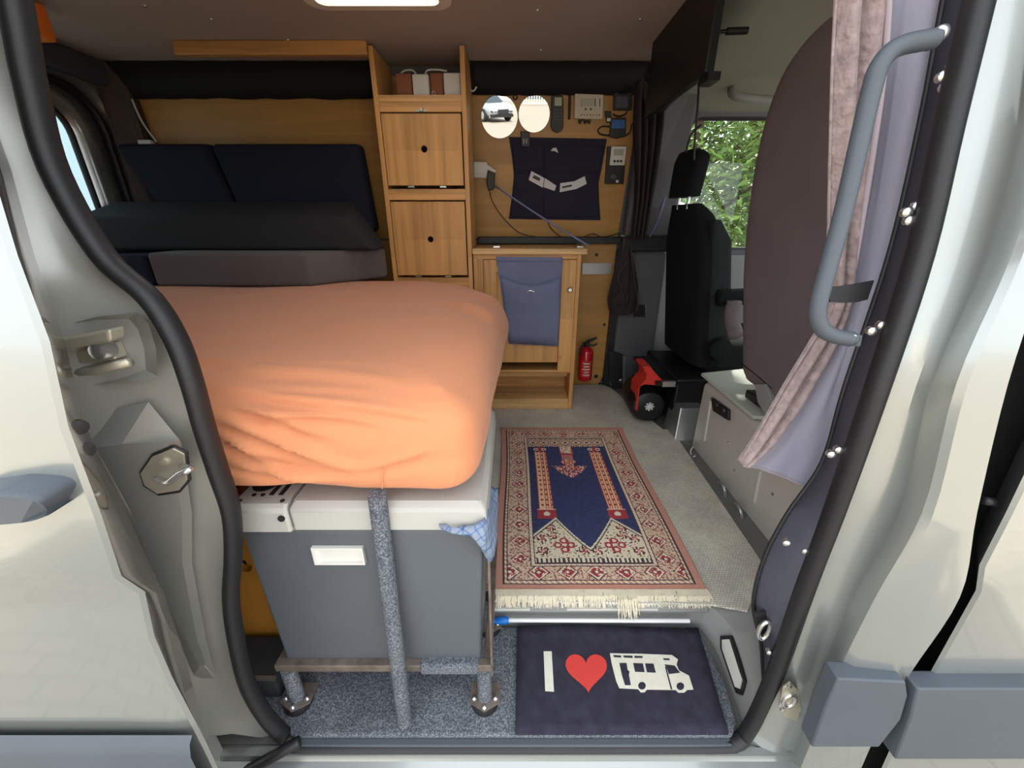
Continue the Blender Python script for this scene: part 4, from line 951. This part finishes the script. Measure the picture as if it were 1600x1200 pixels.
tag(obj('stretched_line', MB().tube([a.lerp(b, k/20)+V(0, 0, -.006*math.sin(k/20*math.pi)) for k in range(21)], .0042, 8), 'cord_blue', smooth=180), 'blue and white cord stretched across the wall to the low cabinet', 'cord')
# lower right of wall: alu bracket, extinguisher
fw = lambda x, y: aty(x, y, 2.289)
br = thing('alu_rail', fw(930, 420), 'short aluminium rail screwed to the plywood beside the low cabinet', 'rail')
plane_poly([(910, 411), (956, 411), (953, 428), (909, 428)], fw, NC, 0, .012, 'alu', 'plate', br)
plane_poly([(909, 413), (954, 413), (954, 417), (909, 417)], fw, NC, .012, .018, 'alu', 'lip', br)
tag(obj('hose_grommet', MB().lathe([(.012, 0), (.012, .004), (.006, .005)], aty(931, 588, 2.289), (0, -1, 0), 16), 'rubber', smooth=40), 'black grommet in the plywood near the extinguisher foot', 'grommet')
ec = atz(912, 591, .055); ec.y = 2.215; ec = V(aty(914, 580, 2.215).x, 2.215, aty(912, 593, 2.215).z)
fe = thing('fire_extinguisher', ec, 'small red fire extinguisher standing beside the low cabinet', 'extinguisher')
hh = aty(915, 543, 2.215).z-ec.z
obj('cylinder', MB().lathe([(.036, 0), (.041, .006), (.042, .02), (.042, hh-.03), (.036, hh-.012), (.022, hh), (.014, hh+.006)], ec, (0, 0, 1), 28), 'red_gloss', fe, smooth=50)
lab = MB(); rr = [[ec+V(.0425*math.sin(a), -.0425*math.cos(a), z) for a in [math.radians(q) for q in range(-45, 50, 10)]] for z in (.03, hh-.07)]
obj('label_print', lab.loft(rr), 'red_plastic', fe, smooth=180)
for k in range(5):
    z = .04+k*.018; w = (28, 20, 34, 25, 30)[k]
    obj('label_line', MB().loft([[ec+V(.043*math.sin(math.radians(q)), -.043*math.cos(math.radians(q)), zz) for q in range(-w, w+1, 8)] for zz in (z, z+.007)]), 'off_white', fe)
hz = ec.z+hh
obj('valve_head', MB().lathe([(.014, 0), (.016, .02), (.012, .034)], V(ec.x, ec.y, hz), (0, 0, 1), 14), 'black_plastic', fe, smooth=50)
obj('handle', MB().tube([V(ec.x-.02, ec.y, hz+.02), V(ec.x+.01, ec.y-.01, hz+.045), V(ec.x+.05, ec.y-.02, hz+.065)], [.009, .009, .007], 8), 'black_plastic', fe, smooth=60)
obj('lever', MB().tube([V(ec.x-.005, ec.y-.01, hz+.022), V(ec.x+.035, ec.y-.02, hz+.018), V(ec.x+.055, ec.y-.02, hz+.03)], .006, 8), 'black_plastic', fe, smooth=60)
obj('hose', MB().tube(crom([V(ec.x-.012, ec.y-.01, hz+.02), V(ec.x-.035, ec.y-.02, hz+.005), V(ec.x-.04, ec.y-.025, hz-.04)], 6), .006, 8), 'black_plastic', fe, smooth=180)

# ================================================================== FAR PILLAR, CURTAIN, BELT
pi = struct('wall_pillar_far', MB().prism([V(.60, 2.24, 0), V(.845, 2.24, 0), V(.845, 2.24, .80), V(.615, 2.24, .80)], (0, .09, 0)), 'pillar_grey', 'grey lower pillar trim behind the black seat', bevel=.02, seg=3)
obj('upper_trim', MB().hexa([V(.60, 2.235, .875), V(.845, 2.235, .875), V(.845, 2.33, .875), V(.60, 2.33, .875), V(.61, 2.12, 1.6), V(.86, 2.16, 1.6), V(.86, 2.33, 1.6), V(.61, 2.33, 1.6)]), 'pillar_grey', pi, bevel=.01)
obj('dark_strip', MB().prism([V(.565, 2.25, .02), V(.61, 2.25, .0), V(.60, 2.25, .50), V(.605, 2.25, .80), V(.575, 2.25, .80)], (0, .05, 0)), 'rubber', pi)
an = thing('belt_anchor', aty(965, 610, 2.2), 'black seat belt anchor cover at the foot of the far pillar', 'belt anchor')
obj('cover', MB().prism([aty(x, y, 2.215) for x, y in ((951, 548), (968, 552), (975, 556), (975, 613), (962, 616), (952, 590))], (0, .02, 0)), 'rubber', an, bevel=.006)
obj('bolt', MB().lathe([(.012, 0), (.01, .008), (.004, .012)], aty(969, 594, 2.213), (0, -1, 0), 12), 'bright_steel', an, smooth=50)
obj('metal_strip', MB().prism([aty(x, y, 2.212) for x, y in ((973, 556), (978, 558), (977, 614), (973, 612))], (0, .01, 0)), 'alu', an)
def curtain_sheet(L, R, Yf, nf, amp, n=48, seed=0, sub=6):
    Ls, Rs = crom(L, sub), crom(R, sub); rows = []
    for j, (a, b) in enumerate(zip(Ls, Rs)):
        t = j/(len(Ls)-1); row = []
        for i in range(n+1):
            s = i/n; p = a.lerp(b, s); ph = s*nf*2*math.pi+noise.noise(V(t*2, s*2, seed))*1.4
            p.y += amp*math.sin(ph)+.3*amp*noise.noise(V(s*6, t*4, seed)); rows_ = p; row.append(p)
        rows.append(row)
    return rows
dc = thing('dark_curtain', aty(1015, 372, 2.1), 'dark brown curtain hanging on the far pillar behind the mirrors wall', 'curtain')
L = [aty(x, y, 2.08) for x, y in ((992, 125), (990, 200), (990, 290), (985, 372))]; R = [aty(x, y, 2.08) for x, y in ((1040, 125), (1035, 200), (1022, 290), (1008, 372))]
obj('drape', MB().loft(curtain_sheet(L, R, 2.08, 4, .022)), 'curtain_dark', dc, smooth=180, solid=.003)
L = [aty(x, y, 2.05) for x, y in ((1005, 126), (1007, 160), (1012, 182))]; R = [aty(x, y, 1.98) for x, y in ((1100, 125), (1062, 150), (1040, 172))]
obj('top_drape', MB().loft(curtain_sheet(L, R, 2, 2, .012)), 'curtain_dark', dc, smooth=180, solid=.003)
hb = thing('tied_bag', aty(975, 485, 2.15), 'brown leather strap bundle hanging below the black ledge on the pillar', 'strap bundle')
rr = []
for t, xl, xr, y in ((0, 966, 985, 388), (.2, 962, 990, 410), (.45, 953, 996, 445), (.7, 948, 996, 468), (.9, 951, 990, 485), (1, 958, 985, 490)):
    row = []
    for k in range(13):
        a = math.pi*k/12; p = aty((xl+xr)/2-(xr-xl)/2*math.cos(a), y, 2.2); p.y -= .05*math.sin(a)+.012*math.sin(k*2.1+t*3); row.append(p)
    rr.append(row)
obj('bundle', MB().loft(rr), 'curtain_dark', hb, smooth=180)
for pts in ([(982, 405), (966, 430), (970, 455), (958, 470), (966, 478), (980, 468), (975, 450)], [(986, 390), (990, 430), (996, 470), (994, 486)]):
    obj('strap', MB().tube(crom([aty(x, y, 2.135) for x, y in pts], 6), .011, 8, r2=.004, up=(0, 1, 0)), 'strap_leather', hb, smooth=180)
bk = thing('belt_buckle', aty(1000, 486, 2.23), 'chrome framed belt guide on the grey pillar trim', 'belt guide')
q = [aty(x, y, 2.233) for x, y in ((990, 476), (1009, 476), (1009, 495), (988, 495))]
obj('frame', MB().tube(q, .005, 6, closed=True), 'bright_steel', bk); obj('plate', MB().prism(q, (0, .006, 0)), 'black_plastic', bk)
rp_ = crom([aty(1040, 305, 2.22), aty(1028, 345, 2.2), aty(1015, 370, 2.19)], 5)
tag(obj('twisted_cord', MB().tube(rp_, .005, 6), 'cord_blue', smooth=180), 'pale twisted cord hanging from the pillar to the belt line rail', 'cord')

# ================================================================== DRIVER SEAT
ds = thing('driver_seat', (1.05, 1.95, .05), 'black driver seat with headrest beside the side window', 'seat')
def slab(cent, w, d, z0, z1, fx):
    """seat back: rings over height; fx(t)-> x of rear face, w(t) half width in y, d(t) depth in x"""
    rr = []
    for k in range(41):
        t = k/40; z = z0+(z1-z0)*t; x = fx(t); hw = w(t); dp = d(t); row = []
        for j in range(32):
            a = 2*math.pi*j/32; ca, sa = math.cos(a), math.sin(a); e = .45
            row.append(V(x+dp/2+dp/2*math.copysign(abs(ca)**e, ca), cent+hw*math.copysign(abs(sa)**e, sa), z))
        rr.append(row)
    mb = MB().loft(rr, closed=True); mb.f.append(tuple(range(32))[::-1]); mb.f.append(tuple(40*32+j for j in range(32))); return mb
obj('backrest', slab(2.0, lambda t: .222 if t < .7 else .222-.09*((t-.7)/.3)**2, lambda t: (.15-.05*t)*(1 if t < .9 else 1-.5*((t-.9)/.1)**2), .30, 1.02, lambda t: .87-.09*t), 'seat_black', ds, smooth=60)
obj('side_bolster', slab(1.80, lambda t: .03, lambda t: (.11-.03*t)*(1 if t < .85 else 1-.6*((t-.85)/.15)), .42, .955, lambda t: .915-.075*t), 'seat_side', ds, smooth=60)
hr = obj('headrest', slab(1.985, lambda t: .132*(1-.12*(1-t)**2) if t < .75 else .132-.055*((t-.75)/.25)**2, lambda t: .075 if t < .8 else .075-.03*((t-.8)/.2)**2, 1.05, 1.232, lambda t: .745+.012*t), 'seat_black', ds, smooth=60)
for y in (1.93, 2.04): obj('post', MB().tube([V(.785, y, 1.0), V(.785, y, 1.07)], .007, 8), 'bright_steel', hr, smooth=60)
obj('cushion', box(.92, 1.38, 1.76, 2.22, .26, .42), 'seat_black', ds, bevel=.05, seg=4, smooth=60)
obj('armrest', MB().tube(crom([V(.90, 1.735, .64), V(.98, 1.73, .645), V(1.15, 1.73, .65), V(1.25, 1.73, .645)], 4), .035, 12), 'seat_black', ds, smooth=180)
obj('recliner_knob', MB().lathe([(.055, 0), (.058, .01), (.05, .03), (.02, .035)], V(.965, 1.765, .40), (0, -1, 0), 24), 'seat_black', ds, smooth=50)
obj('base', box(.78, 1.35, 1.72, 2.18, .03, .26), 'black_plastic', ds, bevel=.01)
obj('slide_plate', box(.68, 1.0, 1.70, 2.1, .235, .25), 'black_plastic', ds)
obj('slide_clip', box(.70, .76, 1.69, 1.71, .235, .262), 'bright_steel', ds)
# lantern like red and black thing on the floor
rl = thing('red_black_radio', (.72, 1.86, .0), 'round black device with a red bracket and pale star emblem on the floor', 'device')
cx = aty(1014, 625, 1.74); 
obj('drum', MB().lathe([(.05, -.02), (.075, -.01), (.088, .02), (.09, .2), (.08, .22)], V(cx.x+.005, 1.755, .105), (0.05, 1, 0), 28), 'black_plastic', rl, smooth=40)
obj('body', MB().lathe([(.05, 0), (.07, .01), (.075, .12), (.06, .14)], V(.625, 1.90, .14), (1, 0, 0), 24), 'black_plastic', rl, smooth=40)
bp = [aty(x, y, 1.735) for x, y in ((996, 643), (1000, 605), (1007, 601), (1039, 603), (1037, 597), (1020, 578), (1017, 573), (1008, 572), (1004, 574), (1010, 585), (1009, 594), (1003, 600), (998, 606), (993, 640))]
obj('bracket', MB().prism(bp, (0, .12, 0)), 'red_plastic', rl, bevel=.003)
for k in range(4):
    a = k*math.pi/4; c_ = V(cx.x+.005, 1.7345, .112); d_ = V(math.cos(a), 0, math.sin(a))*.022
    obj('emblem', MB().tube([c_-d_, c_+d_], .0045, 6), 'off_white', rl)
tag(obj('metal_box', MB().loft([ring(.76, .90, 1.60, 1.75, .0), ring(.79, .90, 1.66, 1.78, .14)], closed=True).add(ring(.79, .90, 1.66, 1.78, .14), [(0, 1, 2, 3)]), 'alu', bevel=.004), 'small sloping metal cover on the floor beside the seat pedestal', 'cover')

# ================================================================== PASSENGER SEAT ON PEDESTAL
ps = thing('passenger_seat', (1.05, 1.2, -.05), 'tall passenger seat back in a plain brown grey cover, near the curtain', 'seat')
out = [(1155, 575), (1155, 500), (1156, 420), (1162, 340), (1174, 255), (1190, 185), (1212, 125), (1240, 80), (1272, 45), (1306, 20)]
fx = lambda z: .87-.11*(z-.43)
def onback(px, py):
    x = .85
    for _ in range(6):
        p = atx(px, py, x); x = fx(p.z)
    return atx(px, py, x)
edge = crom([onback(*p) for p in out], 4)
rows = []
for p in edge:
    y1 = p.y; y0 = .80; w = y1-y0; row = []
    for k in range(28):
        a = 2*math.pi*(k+.5)/28; ca, sa = math.cos(a), math.sin(a); e = .2
        row.append(V(p.x+.075+.075*math.copysign(abs(ca)**e, ca), (y0+y1)/2+w/2*math.copysign(abs(sa)**e, sa), p.z))
    rows.append(row)
low = [V(q.x+.01, .85+(q.y-.85)*.97, q.z-.03) for q in rows[0]]
rows = [low]+rows
top = rows[-1]; c_ = sum(top, Vector())/28
rows.append([c_.lerp(q, .8)+V(0, 0, .02) for q in top])
mb = MB().loft(rows, closed=True); mb.f.append(tuple(range(28))[::-1]); mb.f.append(tuple((len(rows)-1)*28+j for j in range(28)))
obj('backrest', mb, 'seat_brown', ps, smooth=60)
obj('seam', MB().tube([V(q.x-.001, q.y, q.z+.012) for q in [onback(x, y) for x, y in ((1158, 573), (1180, 590), (1205, 612))]], .002, 6), 'seat_black', ps)
obj('cushion', box(.96, 1.42, .82, 1.36, .36, .50), 'seat_brown', ps, bevel=.05, seg=4, smooth=60)
obj('side_pad', MB().tube(crom([atx(1148, 470, .95), atx(1143, 495, .95), atx(1150, 525, .95)], 5), .03, 10), 'seat_brown', ps, smooth=180)
obj('swivel_frame', box(.88, 1.3, .95, 1.36, .335, .365), 'black_plastic', ps, bevel=.004)
obj('support_bracket', MB().prism([atx(x, y, .86) for x, y in ((1178, 600), (1195, 600), (1210, 640), (1195, 650), (1183, 628))], (.05, 0, 0)), 'grey_plastic', ps, bevel=.004)
pd = thing('seat_pedestal', (1.05, 1.2, -.05), 'grey painted metal seat pedestal beside the woven carpet', 'pedestal')
obj('box', box(.825, 1.35, .80, 1.58, -.05, .318), 'pedestal_paint', pd, bevel=.03, seg=4, smooth=50)
for px, py0, py1, nm in ((1107, 626, 688, 'rib'), (1185, 735, 785, 'rib')):
    a, b = atx(px+4, py0, .825), atx(px-6, py1, .825); obj(nm, MB().tube([a, b], .007, 8), 'pedestal_paint', pd, smooth=60)
so = obj('socket_plate', MB().prism([atx(x, y, .824) for x, y in ((1115, 621), (1142, 640), (1142, 657), (1118, 642))], (-.012, 0, 0)), 'black_plastic', pd, bevel=.002)
for px, py in ((1121, 632), (1132, 641)): obj('switch', MB().lathe([(.007, 0), (.006, .006)], atx(px, py, .81), (-1, 0, 0), 10), 'dark_grey_plastic', so)
for px, py in ((1138, 692), (1152, 707), (1148, 735), (1207, 772)): obj('bolt', MB().lathe([(.006, 0), (.004, .004)], atx(px, py, .824), (-1, 0, 0), 8), 'bright_steel', pd)
for px, py in ((1130, 765), (1155, 800)):
    p = atx(px, py, .80); obj('clip', MB().tube(crom([p+V(0, .03, -.03), p+V(-.01, .02, .02), p+V(-.01, -.02, .02), p+V(0, -.03, -.03)], 5), .006, 8), 'alu', pd, smooth=180)
zb = .322
tag(obj('pedestal_board', MB().prism([atz(1095, 587, zb), atz(1163, 580, zb), V(1.2, 1.52, zb), V(1.2, 1.15, zb), atz(1176, 655, zb)], (0, 0, .013)), 'board_white', bevel=.002), 'pale board lying on top of the seat pedestal', 'board')
tag(obj('loop_cable', MB().tube(crom([atx(1083, 698, .79), atx(1079, 705, .79), atx(1082, 714, .79), atx(1086, 712, .79)], 5), .003, 6), 'off_white', smooth=180), 'short white cable loop beside the pedestal foot', 'cable')

# ================================================================== TV AND CAB FITTINGS
tv = thing('television', (.57, 1.63, 1.6), 'flat black television hanging below the ceiling near the cab', 'television')
obj('screen', MB().box(.553, .580, 1.385, 1.945, 1.345, 1.60), 'black_plastic', tv, bevel=.004)
obj('rear_housing', MB().box(.580, .596, 1.45, 1.85, 1.38, 1.58), 'black_matte', tv, bevel=.006)
obj('mount', MB().box(.56, .64, 1.55, 1.7, 1.585, 1.602), 'black_plastic', tv)
obj('lower_clip', MB().box(.565, .60, 1.385, 1.45, 1.325, 1.347), 'black_plastic', tv)
a, b = aty(1112, 50, 1.40), aty(1168, 48, 1.40)
obj('aerial', MB().tube([a, a.lerp(b, .4), a.lerp(b, .42), b], [.004, .005, .009, .009], 10), 'black_plastic', tv, smooth=60)
for pts, lab in (([(1092, 130), (1090, 170), (1086, 215), (1084, 250)], 'black cable hanging from the television past the headrest'), ([(1096, 195), (1080, 210), (1072, 238)], 'thin black cable branching off above the headrest')):
    tag(obj('hanging_cable', MB().tube(crom([aty(x, y, 1.72) for x, y in pts], 6), .004, 6), 'cable_black', smooth=180), lab, 'cable', 'television cables')
hgm = thing('microphone', aty(1057, 190, 2.2), 'small black microphone hanging in the corner of the driver window', 'microphone')
obj('capsule', MB().tube([aty(1059, 184, 2.2), aty(1056, 199, 2.2)], .010, 8), 'black_plastic', hgm, smooth=60)
obj('cable', MB().tube([aty(1056, 199, 2.2), aty(1050, 212, 2.2), aty(1047, 218, 2.2)], .003, 6), 'cable_black', hgm)
cg = thing('roof_grab_handle', aty(1170, 140, 2.1), 'grey roof grab handle above the driver window', 'handle')
obj('grip', MB().tube(crom([aty(1146, 132, 2.16), aty(1144, 146, 2.10), aty(1160, 153, 2.08), aty(1190, 156, 2.08), aty(1230, 158, 2.08)], 6), .018, 10), 'grey_plastic', cg, smooth=180)
obj('end_cap', MB().lathe([(.024, 0), (.022, .02)], aty(1147, 133, 2.17), (0, -1, 0), 14), 'grey_plastic', cg, smooth=50)
# roof hatch
rh = thing('roof_hatch', (-.42, 1.41, 1.6), 'cream framed roof hatch in the ceiling', 'hatch')
def rz(x0, x1, y0, y1, r_, z): return [V(p.y, p.z, z) for p in rrect(x0, x1, y0, y1, r_, 0)]
obj('frame', MB().loft([rz(-.655, -.185, 1.165, 1.66, .06, 1.60), rz(-.65, -.19, 1.17, 1.655, .06, 1.585), rz(-.612, -.228, 1.205, 1.62, .03, 1.583), rz(-.612, -.228, 1.205, 1.62, .03, 1.66)], closed=True), 'hatch_white', rh, smooth=40)
obj('pane', MB().add(rz(-.63, -.21, 1.19, 1.635, .03, 1.66), [tuple(range(36))[::-1]]), 'milky_pane', rh)
# rear corner bits
tag(obj('orange_cloth', box(-1.60, -1.52, 1.62, 1.66, 1.50, 1.6), 'orange_cloth', bevel=.01), 'orange cloth hanging from the ceiling at the rear corner', 'cloth')
tag(obj('rear_rail', MB().tube([atx(62, 50, -1.76), atx(108, 70, -1.76)], .008, 8), 'alu', smooth=60), 'thin metal rail above the rear window', 'rail')
tag(obj('corner_wire', MB().tube(crom([aty(206, 155, 2.14), aty(222, 190, 2.14), aty(245, 222, 2.14)], 5), .004, 6), 'off_white', smooth=180), 'pale wire hanging in the rear corner above the navy cushion', 'wire')
p = aty(231, 225, 2.15); tag(obj('wire_connector', box(p.x-.03, p.x+.03, 2.13, 2.16, p.z-.012, p.z+.014), 'off_white', bevel=.003), 'small white connector above the short navy cushion', 'connector')

# ================================================================== NEAR PILLAR TRIM, HANDLE, CURTAIN
SP = [0, 200, 400, 600, 720, 800, 870, 940, 1000, 1060]
tin = [1470, 1432, 1385, 1318, 1282, 1228, 1192, 1176, 1188, 1192]
tri = [1515, 1470, 1425, 1359, 1317, 1289, 1261, 1234, 1213, 1192]
TA, TB = rail(tri, .505, SP), rail(tin, .565, SP)
TM = [a.lerp(b, .5)-V(0, .014, 0) for a, b in zip(TA, TB)]
pt = struct('trim_9', MB().loft([TA, TM, TB, [p+V(.14, .06, 0) for p in TB]]), 'dark_grey_plastic', 'dark grey pillar trim at the right of the opening', smooth=60)
for px, py in ((1490, 100), (1472, 120), (1478, 135), (1432, 322), (1416, 332), (1420, 345), (1377, 508), (1361, 517), (1310, 702), (1298, 709), (1258, 860), (1228, 847), (1202, 1018)):
    obj('bolt', MB().lathe([(.006, -.004), (.0058, .004), (.003, .006)], atb(px, py, .512), (-.3, -1, 0), 10), 'bright_steel', pt, smooth=50)
obj('edge_zip', MB().tube([p+V(-.002, -.006, 0) for p in TB], .004, 6), 'rubber', pt, smooth=180)
rg = thing('lashing_ring', atb(1196, 985, .55), 'metal lashing ring on the dark trim above the step', 'ring')
c_ = atb(1192, 982, .53)
obj('ring', MB().tube([c_+V(.010*math.cos(a), -.004, .024*math.sin(a)) for a in [k*math.pi/9 for k in range(18)]], .0045, 8, closed=True), 'bright_steel', rg, smooth=180)
obj('plate', MB().prism([atb(x, y, .536) for x, y in ((1180, 960), (1200, 955), (1203, 990), (1190, 1005))], (0, .006, 0)), 'rubber', rg)
gh = thing('grab_handle', atb(1330, 530, .5), 'grey tubular grab handle bolted to the pillar in front of the curtain', 'handle')
hp = [(1462, 60), (1440, 64), (1412, 70), (1390, 82), (1373, 105), (1362, 140), (1342, 225), (1318, 330), (1292, 425), (1280, 470), (1278, 497), (1286, 515), (1304, 525), (1330, 530)]
obj('bar', MB().tube(crom([atb(x, y, .485) for x, y in hp], 5), .0098, 14), 'trim_plastic', gh, smooth=180)
for pts in ([(1452, 45), (1476, 40), (1482, 58), (1458, 78)], [(1318, 518), (1350, 524), (1346, 544), (1322, 538)]):
    obj('bracket', MB().prism([atb(x, y, .492) for x, y in pts], (0, .012, 0)), 'trim_plastic', gh, bevel=.003)
for px, py in ((1469, 52), (1331, 530)): obj('screw', MB().lathe([(.008, 0), (.007, .004), (.003, .006)], atb(px, py, .482), (0, -1, 0), 12), 'bright_steel', gh, smooth=50)
cu = thing('near_curtain', atb(1230, 750, .66), 'pinkish grey velvet curtain gathered by a strap at the right', 'curtain')
cy_ = [-60, 0, 110, 220, 330, 430, 480, 540, 590, 640, 690, 722]
cl_ = [1312, 1309, 1304, 1300, 1297, 1295, 1300, 1264, 1232, 1202, 1174, 1156]
cm_ = [1392, 1385, 1374, 1360, 1346, 1332, 1322, 1302, 1275, 1246, 1206, 1166]
cr_ = [1480, 1470, 1448, 1426, 1398, 1370, 1350, 1330, 1318, 1304, 1288, 1272]
def cpt(xs, dy=0): return [aty(x, y+dy*max(0, (y-600)/120), .66) for x, y in zip(xs, cy_)]
obj('velvet', MB().loft(curtain_sheet(cpt(cl_), cpt(cm_, 4), .66, 2.2, .011, 40, 3, 5)), 'curtain_velvet', cu, smooth=180, solid=.003)
A_, B2 = cpt(cm_, 4), cpt(cr_, 38); A_ = [p+V(-.006, -.002, 0) for p in A_]
ls = curtain_sheet(A_, B2, .66, .8, .012, 30, 9, 5)
obj('lining', MB().loft(ls), 'curtain_lining', cu, smooth=180, solid=.003)
obj('hem', MB().tube([r_[0]+V(0, -.004, 0) for r_ in ls], .0055, 8, r2=.003, up=(0, 1, 0)), 'curtain_hem', cu, smooth=180)
obj('hem', MB().tube(ls[-1], .004, 6), 'curtain_hem', cu, smooth=180)
obj('strap', MB().loft([[atb(x, y, .54) for x, y in ((1292, 448), (1310, 447), (1330, 444), (1362, 438))], [atb(x, y, .54) for x, y in ((1294, 472), (1312, 473), (1335, 472), (1352, 468))]]), 'rubber', cu, solid=.004)

# ================================================================== WHAT THE MIRRORS SHOW: yard behind the photographer
gy = -.72
car = thing('parked_car', (-1.75, -26.5, gy), 'silver estate car parked across the yard, seen in the left mirror', 'car')
rot = Matrix.Rotation(math.radians(58), 3, 'Z'); base = V(-1.75, -26.5, gy)
def cw(p): return base+rot @ Vector(p)
# car in local axes: +x forward, y sideways, z up
sec = [(-2.25, .55, .95, .70), (-2.1, .35, 1.05, .84), (-1.2, .28, 1.02, .90), (0, .27, .98, .91), (1.0, .27, .96, .90), (1.7, .30, .92, .87), (2.15, .36, .80, .78), (2.3, .45, .66, .62)]
rr = []
for x, z0, z1, hw in sec: rr.append([cw(p) for p in ((x, -hw*.9, z0), (x, -hw, z0+.15), (x, -hw, z1-.18), (x, -hw*.88, z1), (x, hw*.88, z1), (x, hw, z1-.18), (x, hw, z0+.15), (x, hw*.9, z0))])
mb = MB().loft(rr, closed=True); mb.f.append(tuple(range(8))[::-1]); mb.f.append(tuple(56+j for j in range(8)))
obj('body', mb, 'car_paint', car, smooth=50)
g_ = [[cw(p) for p in ((x, -w0, z), (x, w0, z))] for x, w0, z in ((-2.1, .75, 1.04), (-1.85, .66, 1.42), (-.9, .66, 1.50), (.1, .66, 1.46), (1.05, .76, .97))]
cab = MB(); L_ = [q[0] for q in g_]; R_ = [q[1] for q in g_]
cab.loft([L_, R_]); cab.add(L_, [tuple(range(5))[::-1]]); cab.add(R_, [tuple(range(5))])
obj('cabin_glass', cab, 'car_glass', car)
obj('roof', MB().loft([[cw((x, y, z)) for x, z in ((-1.9, 1.44), (-.9, 1.53), (.15, 1.49))] for y in (-.68, .68)]), 'car_paint', car, solid=.04)
for x in (-1.35, 1.4):
    for y in (-.86, .86):
        s_ = 1 if y > 0 else -1
        w_ = obj('wheel', MB().lathe([(.33, -.11), (.34, -.08), (.34, .08), (.33, .11)], cw((x, y, .34)), rot @ V(0, 1, 0), 24), 'tyre', car, smooth=40)
        obj('rim', MB().lathe([(.22, 0), (.2, .02), (.06, .03)], cw((x, y+s_*.10, .34)), rot @ V(0, s_, 0), 20), 'alu', w_, smooth=40)
for y in (-.6, .6): obj('headlight', MB().hexa([cw(p) for p in ((2.12, y-.16, .62), (2.31, y-.16, .60), (2.31, y+.16, .60), (2.12, y+.16, .62), (2.1, y-.16, .76), (2.26, y-.16, .73), (2.26, y+.16, .73), (2.1, y+.16, .76))]), 'off_white', car)
obj('grille', MB().hexa([cw(p) for p in ((2.2, -.4, .40), (2.33, -.38, .42), (2.33, .38, .42), (2.2, .4, .40), (2.2, -.4, .68), (2.31, -.38, .66), (2.31, .38, .66), (2.2, .4, .68))]), 'black_plastic', car)
obj('bumper', MB().hexa([cw(p) for p in ((2.1, -.8, .24), (2.34, -.7, .26), (2.34, .7, .26), (2.1, .8, .24), (2.1, -.8, .42), (2.35, -.7, .41), (2.35, .7, .41), (2.1, .8, .42))]), 'black_plastic', car)
yd = thing('yard_building', (-6, -43.8, gy), 'pale rendered building across the yard, seen in the mirrors', 'building')
obj('wall', box(-14, 1.1, -44, -43.6, gy, 5.5), 'render_wall', yd)
obj('plinth', box(-14, 1.1, -43.6, -43.5, gy, gy+.35), 'grey_plastic', yd)
fc = thing('bar_fence', (3, -41, gy), 'white barred gate across the yard, seen in the right mirror', 'fence')
for k in range(26): obj('bar', box(1.1+k*.24, 1.15+k*.24, -41.02, -40.98, gy+.15, gy+2.2), 'off_white', fc)
for z in (.2, 2.1): obj('rail', box(1.1, 7.2, -41.03, -40.97, gy+z, gy+z+.07), 'off_white', fc)
yd2 = thing('yard_house', (10, -55.5, gy), 'grey house beyond the barred gate, seen in the right mirror', 'building')
obj('wall', box(.5, 20, -56, -55, gy, 9), 'trim_plastic', yd2)
